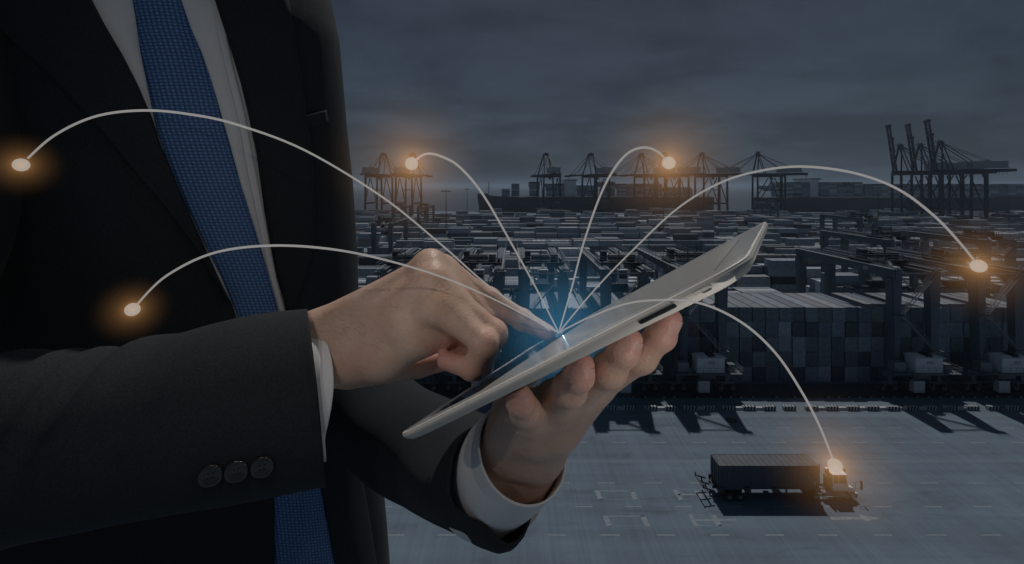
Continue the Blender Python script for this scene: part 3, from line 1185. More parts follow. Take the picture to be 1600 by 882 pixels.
    t_.span(tx + 2.0, tx + 4.4, -2.4, 0, ZG - 4.6, ZG - 1.6)
    t_.build('trolley', m, root)
    if not boom_up:
        s_ = MB()
        s_.span(tx - 1.2, tx + 1.2, -6.2, 6.2, 34.0, 35.0)
        for q in (-3, 3):
            s_.cyl((tx, q, 35), (tx, q * 0.8, ZG - 1.6), 0.12, 5)
        s_.build('spreader', m, root)
    el = MB()
    el.span(-GA - 1.9, -GA - 1.0, W2 - 1.2, W2, 3, ZG)
    for z in range(8, 50, 7):
        el.span(-GA - 2.6, -GA - 0.2, W2 - 1.8, W2 + 0.2, z, z + 0.3)
    el.build('stair_tower', m, root)
    return root


QC = []
qa = make_quay(False)
qa_tree = tree_of(qa)
qb = make_quay(True, 47.0)
qb_tree = tree_of(qb)


def yaw(dx, dy):
    return math.atan2(dy, dx)


def at_px(px, d):
    return ((px - 800) / FPX * d, d, 0)


QD = 575.0
spots = [(601, QD, (0.17, 0.98), 'leftmost quay crane, next to the jacket edge'),
         (646, QD, (0.17, 0.98), 'quay crane behind the leftmost of the two bright beads over the harbour'),
         (852, QD, (-0.20, 0.98), 'narrow quay crane standing over the bow half of the ship'),
         (921, QD, (-0.36, 0.93), 'quay crane just right of the white ship bridge'),
         (999, QD, (-0.62, 0.78), 'quay crane just left of the bead at the ship stern'),
         (1034, QD - 15, (-0.62, 0.78), 'quay crane directly behind the bead at the ship stern'),
         (1093, QD - 10, (-0.62, 0.78), 'quay crane just right of the bead at the ship stern'),
         (1180, QD - 25, (-0.72, 0.69), 'wide quay crane with lowered boom in the gap between the two ships')]
first = True
for px, d, dr, lab in spots:
    if first:
        o = qa
        o.location = at_px(px, d)
        o.rotation_euler = (0, 0, yaw(*dr))
        first = False
    else:
        o = copy_tree(qa_tree, at_px(px, d), yaw(*dr))[0]
    tag(o, lab, 'quay crane', 'quay cranes with lowered booms')
first = True
for px, d, lab in ((1401, 452, 'quay crane with raised boom, leftmost of the three'), (1432, 446, 'quay crane with raised boom, middle of the three'),
                   (1463, 418, 'quay crane with raised boom, rightmost and tallest of the three')):
    if first:
        o = qb
        o.location = at_px(px, d)
        o.rotation_euler = (0, 0, yaw(-0.93, 0.36))
        first = False
    else:
        o = copy_tree(qb_tree, at_px(px, d), yaw(-0.93, 0.36))[0]
    tag(o, lab, 'quay crane', 'quay cranes with raised booms')

# ------------------------------------------------------------------ container ships
def make_ship(x0, x1, y, deck, bays, bridge, label, bow_left):
    root = empty('container_ship', ((x0 + x1) / 2, y, -2.6))
    cx = (x0 + x1) / 2
    L = x1 - x0
    B = 22.0
    h = MB()
    secs = []
    N = 14
    for i in range(N + 1):
        t_ = i / N
        x = -L / 2 + L * t_
        u = t_ if bow_left else 1 - t_
        half = B * min(1.0, (u / 0.16) ** 0.6 if u < 0.16 else 1.0)
        half = max(half, 0.6)
        flare = 1.0 + (0.25 if u < 0.12 else 0)
        top = deck + 2.6 + (5.0 * (1 - u / 0.1) if u < 0.1 else 0)
        secs.append([(x, -half * 0.8, -4), (x - (4 if bow_left else -4) * (1 if u < 0.02 else 0), -half * flare, top), (x - (4 if bow_left else -4) * (1 if u < 0.02 else 0), half * flare, top), (x, half * 0.8, -4)])
    vs2 = [p for s in secs for p in s]
    fs2 = []
    for i in range(N):
        for k in range(4):
            a, b2 = 4 * i + k, 4 * i + (k + 1) % 4
            fs2.append((a, b2, b2 + 4, a + 4))
    fs2 += [(0, 3, 2, 1), (4 * N, 4 * N + 1, 4 * N + 2, 4 * N + 3)]
    h.add(vs2, fs2)
    ho = h.build('hull', M['hull'], root)
    MB().rail([(-L / 2 + 12, -B * 0.98, deck + 2.6), (L / 2 - 4, -B * 0.98, deck + 2.6)], 1.6, 0.12, 5.0).build('deck_rail', M['qcrane'], ho)
    r_ = random.Random(int(x1))
    for (a, b2, tiers) in bays:                 # bays of deck cargo
        v_, f_, c_ = [], [], []
        nb = max(1, int(round((b2 - a) / 12.9)))
        for i in range(nb):
            xx = a - cx + i * (b2 - a) / nb
            ww = (b2 - a) / nb - 0.7
            for row in range(0, 16):
                tt = tiers - (1 if r_.random() < 0.3 else 0) - (1 if r_.random() < 0.1 else 0)
                yv = -B * 0.95 + row * 2.6
                for tier in range(max(1, tt)):
                    if row > 2 and tier < tt - 2:
                        continue
                    k = len(v_)
                    z0 = deck + 4.4 + tier * 2.7
                    v_ += [(xx, yv, z0), (xx + ww, yv, z0), (xx + ww, yv + 2.5, z0), (xx, yv + 2.5, z0),
                           (xx, yv, z0 + 2.64), (xx + ww, yv, z0 + 2.64), (xx + ww, yv + 2.5, z0 + 2.64), (xx, yv + 2.5, z0 + 2.64)]
                    f_ += [(k + 4, k + 5, k + 6, k + 7), (k, k + 1, k + 5, k + 4), (k + 1, k + 2, k + 6, k + 5), (k + 2, k + 3, k + 7, k + 6), (k + 3, k, k + 4, k + 7)]
                    tt_ = rnd_tint(r_)[1]
                    c_ += [(tt_[0] * 0.8, tt_[1] * 0.8, tt_[2] * 0.8, 1)] * 20
        me = bpy.data.meshes.new('deck_cargo')
        me.from_pydata(v_, [], f_)
        at_ = me.color_attributes.new('tint', 'FLOAT_COLOR', 'CORNER')
        at_.data.foreach_set('color', np.array(c_, dtype=np.float32).ravel())
        link('deck_cargo', me, root, M['yard'])['kind'] = 'stuff'
    bx, bw, bh = bridge
    s_ = MB()
    s_.span(bx - cx - bw / 2, bx - cx + bw / 2, -B * 0.8, B * 0.8, deck + 2.6, deck + 2.6 + bh)
    s_.span(bx - cx - bw / 2 - 1, bx - cx + bw / 2 + 1, -B, B, deck + bh - 1.5, deck + bh + 2.0)
    so = s_.build('bridge', M['white'], root)
    w_ = MB()
    w_.span(bx - cx - bw / 2 - 1.05, bx - cx + bw / 2 + 1.05, -B - 0.1, B + 0.1, deck + bh - 0.2, deck + bh + 1.0)
    w_.build('bridge_window', M['glass'], so)
    mst = MB()
    mst.bar((bx - cx, 0, deck + bh + 2.6), (bx - cx, 0, deck + bh + 9), 0.6)
    mst.bar((bx - cx, -4, deck + bh + 6), (bx - cx, 4, deck + bh + 6), 0.4)
    mst.build('radar_mast', M['qcrane'], so)
    if bow_left:
        fm = MB()
        fm.bar((-L / 2 + 14, 0, deck + 4), (-L / 2 + 14, 0, deck + 26), 0.9)
        fm.bar((-L / 2 + 14, -3, deck + 17), (-L / 2 + 14, 3, deck + 17), 0.5)
        fm.bar((-L / 2 + 9, 0, deck + 17), (-L / 2 + 19, 0, deck + 17), 0.4)
        fm.span(-L / 2 + 2, -L / 2 + 12, -5, 5, deck + 5, deck + 8)
        fm.build('foremast', M['qcrane'], root)
    tag(root, label, 'ship', 'container ships at the quay')
    return root


SD = 640.0


def sxp(px):
    return (px - 800) / FPX * SD


make_ship(sxp(745), sxp(1135), SD + 60, 22.5,
          [(sxp(783), sxp(797), 4), (sxp(799), sxp(813), 7), (sxp(829), sxp(846), 8), (sxp(857), sxp(886), 7), (sxp(908), sxp(943), 6), (sxp(948), sxp(972), 8), (sxp(975), sxp(1050), 7), (sxp(1060), sxp(1100), 5)],
          (sxp(897), 17, 28), 'long dark container ship behind the central quay cranes', True)
make_ship(sxp(1212), sxp(1212) + 420, SD + 40, 22.0,
          [(sxp(1222), sxp(1240), 6), (sxp(1241), sxp(1280), 8), (sxp(1297), sxp(1365), 8), (sxp(1368), sxp(1420), 7), (sxp(1422), sxp(1500), 7), (sxp(1502), sxp(1640), 7)],
          (sxp(1289), 12, 30), 'container ship behind the three raised booms, cut by the right picture edge', False)

# ------------------------------------------------------------------ light masts
def make_mast(h):
    root = empty('light_mast')
    MB().cyl((0, 0, 0), (0, 0, h), 0.38, 8, 0.2).build('pole', M['qcrane'], root)
    MB().span(-0.8, 0.8, -0.8, 0.8, 0, 0.8).build('base', M['concrete'], root)
    r_ = MB()
    for i in range(16):
        a, b2 = 2 * math.pi * i / 16, 2 * math.pi * (i + 1) / 16
        r_.bar((2.6 * math.cos(a), 2.6 * math.sin(a), h - 0.3), (2.6 * math.cos(b2), 2.6 * math.sin(b2), h - 0.3), 0.2)
        if i % 4 == 0:
            r_.bar((0, 0, h - 0.3), (2.6 * math.cos(a), 2.6 * math.sin(a), h - 0.3), 0.16)
    r_.bar((0, 0, h), (0, 0, h + 3), 0.12)
    r_.build('head_ring', M['qcrane'], root)
    lm = MB().box((0, 0, 0), (0.8, 0.5, 0.6)).mesh('floodlight', (M['rail'],))
    for i in range(8):
        a = 2 * math.pi * i / 8
        o = link('floodlight', lm, root)
        o.location = (2.9 * math.cos(a), 2.9 * math.sin(a), h - 0.7)
    return root


mt = make_mast(36.0)
mt.location = at_px(697, 300)
mt_tree = tree_of(mt)
tag(mt, 'tall light mast over the yard, right of the leftmost quay cranes', 'light mast', 'light masts')
for px, d, lab in ((730, 520, 'thin light mast against the water, left of the ship bow'), (1372, 330, 'light mast left of the raised booms, before the ship'),
                   (1037, 300, 'light mast before the central ship, below the bead at its stern')):
    made = copy_tree(mt_tree, at_px(px, d))
    tag(made[0], lab, 'light mast', 'light masts')

# ------------------------------------------------------------------ terminal tractor with trailer
def make_truck():
    root = empty('terminal_tractor', (0, 0, 0))
    ST = M['steel']
    # chassis rails
    ch = MB()
    for y in (-0.45, 0.45):
        ch.bar((0.6, y, 0.95), (5.6, y, 0.95), 0.16, 0.3)
    for x in (0.9, 2.0, 3.1, 4.2, 5.3):
        ch.bar((x, -0.45, 0.95), (x, 0.45, 0.95), 0.14)
    ch.build('chassis', ST, root)
    cabm = MB()
    # narrow cab on the near (left-hand) side
    x0, x1, y0, y1 = 3.35, 5.05, -1.18, 0.25
    cabm.span(x0, x1 + 0.25, y0, y1, 1.25, 2.15)
    cabm.hexa([(x1 + 0.25, y0, 1.2), (x1 + 1.0, y0, 1.2), (x1 + 1.0, y1 + 0.8, 1.2), (x1 + 0.25, y1 + 0.8, 1.2),
               (x1 + 0.25, y0, 1.75), (x1 + 0.8, y0, 1.6), (x1 + 0.8, y1 + 0.8, 1.6), (x1 + 0.25, y1 + 0.8, 1.75)])
    for a, b2 in (((x0 + 0.06, y0 + 0.06), 3.15), ((x0 + 0.06, y1 - 0.06), 3.15)):
        cabm.bar((a[0], a[1], 2.1), (a[0], a[1], b2), 0.12)
    for yy_ in (y0 + 0.06, y1 - 0.06):
        cabm.bar((x1 + 0.12, yy_, 2.1), (x1 - 0.1, yy_, 3.15), 0.1)
        cabm.bar((x0 + 0.75, yy_, 2.1), (x0 + 0.75, yy_, 3.15), 0.09)
    cabm.span(x0 - 0.05, x1 + 0.08, y0 - 0.04, y1 + 0.04, 3.12, 3.26)
    cabo = cabm.build('cab', M['white'], root)
    g = MB()
    g.hexa([(x0 + 0.05, y0 + 0.05, 2.12), (x1 + 0.09, y0 + 0.05, 2.12), (x1 + 0.09, y1 - 0.05, 2.12), (x0 + 0.05, y1 - 0.05, 2.12),
            (x0 + 0.05, y0 + 0.05, 3.13), (x1 - 0.12, y0 + 0.05, 3.13), (x1 - 0.12, y1 - 0.05, 3.13), (x0 + 0.05, y1 - 0.05, 3.13)])
    g.build('cab_window', M['glass'], cabo)
    d_ = MB()
    d_.span(x0 + 0.8, x1 - 0.02, y0 - 0.02, y0 - 0.002, 1.4, 2.1)
    d_.span(x1 - 0.3, x1 - 0.1, y0 - 0.05, y0 - 0.02, 1.75, 1.8)
    d_.build('door', M['white'], cabo)
    ex = MB()
    ex.cyl((3.0, -0.85, 1.2), (3.0, -0.85, 3.75), 0.13, 8)
    ex.span(2.75, 3.2, -1.1, -0.35, 1.3, 2.9)
    ex.bar((2.9, 0.6, 1.1), (2.9, 0.6, 3.4), 0.12)
    ex.build('exhaust_stack', ST, root)
    bd = MB()
    bd.span(5.3, 6.1, -1.15, 1.1, 0.85, 1.25)
    bd.span(2.2, 4.9, -1.2, -0.55, 0.75, 1.05)
    bd.cyl((2.35, -0.9, 0.85), (3.2, -0.9, 0.85), 0.32, 12)
    for i in range(4):
        bd.span(3.4 + i * 0.42, 3.75 + i * 0.42, -1.28, -1.2, 0.55, 0.95)
    bd.build('side_tank', M['rail'], root)
    bp2 = MB()
    bp2.span(6.05, 6.35, -1.25, 1.25, 0.55, 1.0)
    bp2.hexa([(5.6, -1.25, 0.5), (6.3, -1.25, 0.35), (6.3, -0.9, 0.35), (5.6, -0.9, 0.5), (5.6, -1.25, 0.95), (6.3, -1.25, 0.85), (6.3, -0.9, 0.85), (5.6, -0.9, 0.95)])
    bp2.build('bumper', M['hazard_w'], root)
    mi = MB()
    for s in (-1,):
        mi.path([(6.1, s * 1.15, 1.2), (6.1, s * 1.2, 2.35), (6.75, s * 1.3, 2.45)], 0.025, 5)
        mi.path([(6.1, s * 1.2, 1.55), (6.75, s * 1.3, 1.55)], 0.025, 5)
        mi.span(6.72, 6.82, s * 1.4 - 0.02, s * 1.4 + 0.22, 1.5, 2.55)
    mi.path([(6.1, 1.05, 1.2), (6.1, 1.15, 2.35), (6.6, 1.25, 2.4)], 0.025, 5)
    mi.span(6.57, 6.67, 1.2, 1.42, 1.7, 2.45)
    mi.build('mirror', M['black'], root)
    for y in (-0.8, 0.75):
        l_ = MB().span(6.35, 6.39, y - 0.18, y + 0.18, 0.68, 0.88)
        l_.build('headlight', M['plate'], root)
    # fifth wheel deck
    MB().span(0.4, 2.2, -0.5, 0.5, 1.12, 1.28).build('fifth_wheel', ST, root)
    tm = MB()
    tm.cyl((0, -0.17, 0.5), (0, 0.17, 0.5), 0.5, 20)
    tm.cyl((0, -0.185, 0.5), (0, 0.185, 0.5), 0.44, 20)
    tyre_me = tm.mesh('wheel', (M['rubber'],))
    rm = MB()
    rm.cyl((0, -0.2, 0.5), (0, 0.2, 0.5), 0.25, 14)
    rm.cyl((0, -0.23, 0.5), (0, 0.23, 0.5), 0.1, 8)
    rim_me = rm.mesh('rim', (M['rail'],))

    def wheels(par, xs_, dual):
        for x in xs_:
            for y in ((-1.05, -0.68, 0.68, 1.05) if dual else (-1.0, 1.0)):
                w_ = link('wheel', tyre_me, par)
                w_.location = (x, y, 0.01)
                link('rim', rim_me, w_)
    wheels(root, (5.15,), False)
    wheels(root, (1.25,), True)
    # skeletal trailer, its rear towards -X
    tl = empty('container_trailer')
    fr = MB()
    for y in (-0.5, 0.5):
        fr.bar((-11.6, y, 1.32), (1.6, y, 1.32), 0.16, 0.3)
    for i in range(9):
        fr.bar((-11.4 + i * 1.55, -0.5, 1.32), (-11.4 + i * 1.55, 0.5, 1.32), 0.12, 0.22)
    fr.build('frame', ST, tl)
    for x in (-10.9, -7.6, -4.2, 0.9):
        b_ = MB()
        b_.span(x - 0.3, x + 0.3, -1.3, 1.3, 1.22, 1.46)
        b_.span(x - 0.35, x + 0.35, -1.38, -1.2, 1.1, 1.75)
        b_.span(x - 0.35, x + 0.35, 1.2, 1.38, 1.1, 1.75)
        b_.build('bolster', ST, tl)
    rr = MB()
    rr.bar((-12.2, -1.25, 1.0), (-12.2, 1.25, 1.0), 0.18)
    rr.bar((-13.0, -1.25, 1.7), (-13.0, 1.25, 1.7), 0.12)
    for y in (-1.2, 0, 1.2):
        rr.bar((-11.7, y, 1.3), (-13.0, y, 1.7), 0.14)
        rr.bar((-12.2, y, 0.7), (-12.2, y, 1.4), 0.12)
    rr.bar((-13.0, 1.2, 1.7), (-13.0, 1.2, 2.1), 0.12)
    rr.bar((-13.0, -1.2, 1.7), (-13.0, -1.2, 2.1), 0.12)
    rr.build('rear_guide', ST, tl)
    sg = MB()
    for y in (-0.8, 0.8):
        sg.bar((-2.6, y, 1.2), (-2.6, y, 0.35), 0.16)
        sg.span(-2.8, -2.4, y - 0.15, y + 0.15, 0.28, 0.36)
        sg.bar((-3.9, y, 1.2), (-2.6, y, 0.5), 0.08)
    sg.build('landing_leg', ST, tl)
    ax = MB()
    for x in (-9.75, -8.45):
        ax.cyl((x, -0.9, 0.5), (x, 0.9, 0.5), 0.1, 8)
        ax.span(x - 0.5, x + 0.5, -0.6, 0.6, 0.75, 1.15)
    ax.build('axle', ST, tl)
    wheels(tl, (-9.75, -8.45), True)
    return root, tl


TX, TY = 36.0, 56.0
tractor, trailer = make_truck()
tractor.location = (TX - 0.1, TY, 0.006)
trailer.location = (TX + 0.4, TY, 0.006)
tag(tractor, 'white terminal tractor cab pulling a container across the pale road', 'truck')
tag(trailer, 'dark skeletal trailer under the dark blue container on the road', 'trailer')
o = link('loaded_container', container_mesh('loaded_container'))
o.rotation_euler = (0, 0, R(-90))
o.location = (TX + 0.4 - 11.05, TY, 1.47)
o.color = (0.080, 0.095, 0.122, 1)
tag(o, 'dark blue corrugated container riding on the trailer behind the tractor', 'container')
cl = o
dm = MB()
for s in (-1, 1):
    for a in (0.25, 0.8):
        dm.cyl((s * a, -0.05, 0.1), (s * a, -0.05, CH - 0.1), 0.035, 6)
for z in (0.7, 2.1):
    for s in (-1, 1):
        dm.span(min(s * 0.2, s * 1.1), max(s * 0.2, s * 1.1), -0.03, 0.0, z, z + 0.08)
dm.build('door_bar', M['rail'], cl)
mk = MB()                                      # stencilled marks near the front end of the side facing the road
for (a, b2, z0, z1) in ((10.95, 11.55, 2.60, 2.64), (10.95, 11.7, 2.49, 2.54), (10.95, 11.35, 2.38, 2.42), (11.05, 11.2, 2.13, 2.22), (11.72, 11.85, 2.13, 2.22)):
    mk.span(CW / 2 + 0.003, CW / 2 + 0.007, a, b2, z0, z1)
mk.add([(CW / 2 + 0.006, 11.35, 2.05), (CW / 2 + 0.006, 11.62, 2.05), (CW / 2 + 0.006, 11.485, 2.24)], [(0, 1, 2)])
mk.span(CW / 2 + 0.003, CW / 2 + 0.007, 11.5, 11.85, 0.55, 0.95)
mk.build('stencil_mark', M['paint'], cl)

# ------------------------------------------------------------------ the tablet
def rodrigues(r):
    t_ = math.sqrt(sum(x * x for x in r))
    return Matrix.Rotation(t_, 3, Vector(r) / t_)


TAB_R = rodrigues((-0.14251131, -0.57194008, -0.5443625))
TAB_C = Vector((0.05728449, 0.3109371, -0.09302049 + CAM_Z))
TL, TW, TT = 0.241, 0.186, 0.0084


def rrect(hx, hy, r, n=7):
    out = []
    for cx, cy, a0 in ((hx - r, hy - r, 0), (-hx + r, hy - r, 90), (-hx + r, -hy + r, 180), (hx - r, -hy + r, 270)):
        for i in range(n + 1):
            a = R(a0 + 90 * i / n)
            out.append((cx + r * math.cos(a), cy + r * math.sin(a)))
    return out


def ring_mesh(rings, cap0=True, cap1=True):
    mb = MB()
    n_ = len(rings[0])
    vs2 = [p for r_ in rings for p in r_]
    fs2 = []
    for i in range(len(rings) - 1):
        for k in range(n_):
            a, b2 = i * n_ + k, i * n_ + (k + 1) % n_
            fs2.append((a, b2, b2 + n_, a + n_))
    if cap0:
        fs2.append(tuple(range(n_ - 1, -1, -1)))
    if cap1:
        fs2.append(tuple(range((len(rings) - 1) * n_, len(rings) * n_)))
    mb.add(vs2, fs2)
    return mb


tablet = empty('tablet')
tablet.matrix_world = Matrix.Translation(TAB_C) @ TAB_R.to_4x4()
alu = mat('tablet_aluminium', (0.60, 0.575, 0.53), 0.55, 0.0, bump=0.04, bscale=900)
hx, hy = TL / 2, TW / 2
prof = [(0.0, -0.0010), (0.0002, -0.0024), (0.0012, -0.0042), (0.0040, -0.0062), (0.0095, -0.0074), (0.018, -0.0081), (0.034, -0.0084)]
rings = []
for ins, z in prof:
    rings.append([(x, y, z) for x, y in rrect(hx - ins, hy - ins, max(0.003, 0.016 - ins * 0.5))])
bk = ring_mesh(list(reversed(rings)), True, True).build('back_shell', alu, tablet, True)
lip = [[(x, y, z) for x, y in rrect(hx - i_, hy - i_, 0.016 - i_)] for i_, z in ((0.0002, -0.00095), (0.0002, -0.0004), (0.0007, 0.0), (0.0016, 0.0), (0.0016, -0.0009))]
lipm = mat('tablet_lip', (0.66, 0.64, 0.60), 0.5, 0.1)
ring_mesh(lip, False, False).build('edge_lip', lipm, tablet, True)
bz = [[(x, y, z) for x, y in rrect(hx - i_, hy - i_, max(0.004, 0.0145 - i_))] for i_, z in ((0.0017, -0.0006), (0.0019, -0.0001), (0.0172, -0.0001), (0.0172, -0.0006))]
bezm = mat('white_bezel', (0.52, 0.51, 0.49), 0.12)
ring_mesh(bz, False, False).build('bezel', bezm, tablet)
scm = mat('tablet_screen_glass', (0.012, 0.013, 0.015), 0.04, spec=0.7)
scr = MB().span(-hx + 0.0173, hx - 0.0173, -hy + 0.0173, hy - 0.0173, -0.0007, -0.00012).build('screen', scm, tablet)
# pale reflection on the glass, put in as a glowing sheet with curved left end
sheen_m, n, l, b = new_mat('screen_sheen')
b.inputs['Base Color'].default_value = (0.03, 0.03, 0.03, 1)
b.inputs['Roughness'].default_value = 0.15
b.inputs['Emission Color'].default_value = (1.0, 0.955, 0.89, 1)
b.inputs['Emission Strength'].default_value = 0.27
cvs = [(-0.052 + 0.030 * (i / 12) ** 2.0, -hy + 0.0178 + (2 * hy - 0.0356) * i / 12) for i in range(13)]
sheen_mb = MB()
sheen_mb.add([(x, y, -0.00006) for x, y in cvs] + [(hx - 0.0178, y, -0.00006) for x, y in cvs], [(i, 13 + i, 14 + i, i + 1) for i in range(12)])
sheen_mb.build('screen_sheen', sheen_m, scr)
blk = mat('button_black', (0.012, 0.012, 0.013), 0.35)


def side_slot(x0, x1, z0, z1, name, m_):
    mb = MB()
    r_ = (z1 - z0) / 2
    zc = (z0 + z1) / 2
    pts = []
    for cx, a0 in ((x1 - r_, -90), (x0 + r_, 90)):
        for i in range(7):
            a = R(a0 + 180 * i / 6)
            pts.append((cx + r_ * math.cos(a), zc + r_ * math.sin(a)))
    n_ = len(pts)
    vs2 = [(x, -hy - 0.0006 + (0.0052 if z < -0.006 else 0.0016), z) for x, z in pts]
    vs2 = []
    for off in (-0.0004, 0.006):
        for x, z in pts:
            yy_ = -hy + max(0.0, float(np.interp(-z, (0.0010, 0.0024, 0.0042, 0.0062), (0.0, 0.0002, 0.0012, 0.0040))))
            vs2.append((x, yy_ + off, z))
    fs2 = [tuple(range(n_))] + [(i, n_ + i, n_ + (i + 1) % n_, (i + 1) % n_) for i in range(n_)]
    mb.add(vs2, fs2)
    return mb.build(name, m_, tablet)


side_slot(0.0665, 0.0855, -0.0047, -0.0027, 'volume_rocker', blk)
side_slot(0.0945, 0.1028, -0.0047, -0.0024, 'mute_switch_recess', alu)
side_slot(0.0978, 0.1024, -0.0046, -0.0025, 'mute_switch', blk)
tag(tablet, 'slim silver tablet with white bezel held in the hand', 'tablet')

# ------------------------------------------------------------------ signed-distance modelling of the body
class Sdf:
    def __init__(self, lo, hi, h):
        self.lo = np.array(lo, np.float32)
        self.h = h
        self.n = np.ceil((np.array(hi) - self.lo) / h).astype(int) + 1
        self.d = np.full(self.n, 0.05, np.float32)

    def win(self, lo, hi):
        a = np.clip(((np.array(lo) - self.lo) / self.h).astype(int), 0, self.n)
        b_ = np.clip(((np.array(hi) - self.lo) / self.h).astype(int) + 2, 0, self.n)
        return a, b_

    def grid(self, a, b_):
        ax = [self.lo[i] + self.h * np.arange(a[i], b_[i], dtype=np.float32) for i in range(3)]
        return np.meshgrid(*ax, indexing='ij', sparse=True)

    def cone(self, p, q, r0, r1, k=0.006, cut=False, flat=None):
        p, q = np.array(p, np.float32), np.array(q, np.float32)
        pad = max(r0, r1) + 3 * k + 0.004
        a, b_ = self.win(np.minimum(p, q) - pad, np.maximum(p, q) + pad)
        if (b_ <= a).any():
            return self
        X, Y, Z = self.grid(a, b_)
        v = q - p
        L2 = float(v @ v) + 1e-12
        t_ = np.clip(((X - p[0]) * v[0] + (Y - p[1]) * v[1] + (Z - p[2]) * v[2]) / L2, 0, 1)
        dx, dy, dz = X - p[0] - t_ * v[0], Y - p[1] - t_ * v[1], Z - p[2] - t_ * v[2]
        if flat is not None:                    # squash along a direction
            f, s = flat
            g = dx * f[0] + dy * f[1] + dz * f[2]
            e = (1 / s - 1) * g
            dx, dy, dz = dx + e * f[0], dy + e * f[1], dz + e * f[2]
        dd = np.sqrt(dx * dx + dy * dy + dz * dz) - (r0 + (r1 - r0) * t_)
        sl = tuple(slice(a[i], b_[i]) for i in range(3))
        c = self.d[sl]
        if cut:
            dd = -dd
            hh = np.clip(0.5 - 0.5 * (dd - c) / k, 0, 1)
            self.d[sl] = c * hh + dd * (1 - hh) + k * hh * (1 - hh)
            self.d[sl] = np.maximum(self.d[sl], c)
        else:
            hh = np.clip(0.5 + 0.5 * (dd - c) / k, 0, 1)
            self.d[sl] = dd * (1 - hh) + c * hh - k * hh * (1 - hh)
        return self

    def chain(self, pts, rs, k=0.004, flat=None):
        for i in range(len(pts) - 1):
            self.cone(pts[i], pts[i + 1], rs[i], rs[i + 1], k if i == 0 else min(k, 0.0025), flat=flat)
        return self

    def merge(self, other, k):
        """Smooth union with a field on the same grid."""
        hh = np.clip(0.5 + 0.5 * (other.d - self.d) / k, 0, 1)
        self.d = other.d * (1 - hh) + self.d * hh - k * hh * (1 - hh)

    def like(self):
        o = Sdf.__new__(Sdf)
        o.lo, o.h, o.n = self.lo, self.h, self.n
        o.d = np.full(self.n, 0.05, np.float32)
        return o

    def mesh(self):
        """Naive surface nets."""
        d = self.d
        s = d < 0
        nx, ny, nz = d.shape
        corners = [(i, j, k) for i in (0, 1) for j in (0, 1) for k in (0, 1)]
        sub = lambda a, c: a[c[0]:nx - 1 + c[0], c[1]:ny - 1 + c[1], c[2]:nz - 1 + c[2]]
        cnt_ = np.zeros((nx - 1, ny - 1, nz - 1), np.int8)
        for c in corners:
            cnt_ += sub(s, c)
        act = np.argwhere((cnt_ > 0) & (cnt_ < 8))
        idx = np.full((nx - 1, ny - 1, nz - 1), -1, np.int64)
        idx[act[:, 0], act[:, 1], act[:, 2]] = np.arange(len(act))
        vals = {c: d[act[:, 0] + c[0], act[:, 1] + c[1], act[:, 2] + c[2]] for c in corners}
        acc = np.zeros((len(act), 3), np.float64)
        wsum = np.zeros(len(act))
        for c in corners:
            for ax in range(3):
                if c[ax] == 0:
                    e = list(c)
                    e[ax] = 1
                    e = tuple(e)
                    a, b_ = vals[c], vals[e]
                    m_ = (a < 0) != (b_ < 0)
                    t_ = np.where(m_, a / np.where(m_, a - b_, 1), 0)
                    p = np.array(c, float)[None, :].repeat(len(act), 0)
                    p[:, ax] += t_
                    acc += p * m_[:, None]
                    wsum += m_
        v = (act + acc / wsum[:, None]) * self.h + self.lo
        faces = []
        for ax in range(3):
            o1, o2 = [(1, 2), (2, 0), (0, 1)][ax]
            sl0 = [slice(None)] * 3
            sl1 = [slice(None)] * 3
            sl0[ax] = slice(0, -1)
            sl1[ax] = slice(1, None)
            cross = s[tuple(sl0)] != s[tuple(sl1)]
            e = np.argwhere(cross)
            e = e[(e[:, o1] > 0) & (e[:, o2] > 0) & (e[:, o1] < d.shape[o1] - 1) & (e[:, o2] < d.shape[o2] - 1)]
            q = []
            for (i, j) in ((-1, -1), (0, -1), (0, 0), (-1, 0)):
                c = e.copy()
                c[:, o1] += i
                c[:, o2] += j
                q.append(idx[c[:, 0], c[:, 1], c[:, 2]])
            q = np.stack(q, 1)
            flip = ~s[e[:, 0], e[:, 1], e[:, 2]]
            q[flip] = q[flip][:, ::-1]
            faces.append(q)
        f = np.concatenate(faces)
        f = f[(f >= 0).all(1)]
        return v, f


def relax(v, f, it, lam=0.5):
    nv = len(v)
    e = np.concatenate([f[:, [0, 1]], f[:, [1, 2]], f[:, [2, 3]], f[:, [3, 0]]])
    for _ in range(it):
        acc = np.zeros_like(v)
        w_ = np.zeros(nv)
        for a, b_ in ((0, 1), (1, 0)):
            for c in range(3):
                acc[:, c] += np.bincount(e[:, a], v[e[:, b_], c], nv)
            w_ += np.bincount(e[:, a], minlength=nv)
        v = v + lam * (acc / np.maximum(w_, 1)[:, None] - v)
    return v


Z0 = Vector((0, 0, CAM_Z))


def L(px, py, d):                              # camera-height-relative point for the field grids
    return np.array(P(px, py, d) - Z0)


H = 0.00095
# ---- right hand, index finger on the glass, the other fingers curled
wA, wB = L(498, 520, 0.394), L(513, 568, 0.388)
I = [L(690, 422, 0.388), L(764, 469, 0.392), L(816, 500, 0.390), L(856, 521, 0.384)]
Mi = [L(672, 416, 0.370), L(758, 496, 0.384), L(757, 548, 0.392), L(715, 556, 0.392)]
Ri = [L(676, 441, 0.357), L(771, 522, 0.356), L(752, 568, 0.362), L(706, 560, 0.366)]
Ki = [L(684, 478, 0.347), L(757, 538, 0.340), L(737, 576, 0.342), L(697, 564, 0.350)]
Th = [L(548, 580, 0.395), L(610, 578, 0.408), L(655, 573, 0.404), L(690, 566, 0.396)]
pts = np.array([wA, wB] + I + Mi + Ri + Ki + Th + [L(300, 600, 0.39)])
rh = Sdf(pts.min(0) - 0.045, pts.max(0) + 0.03, H)
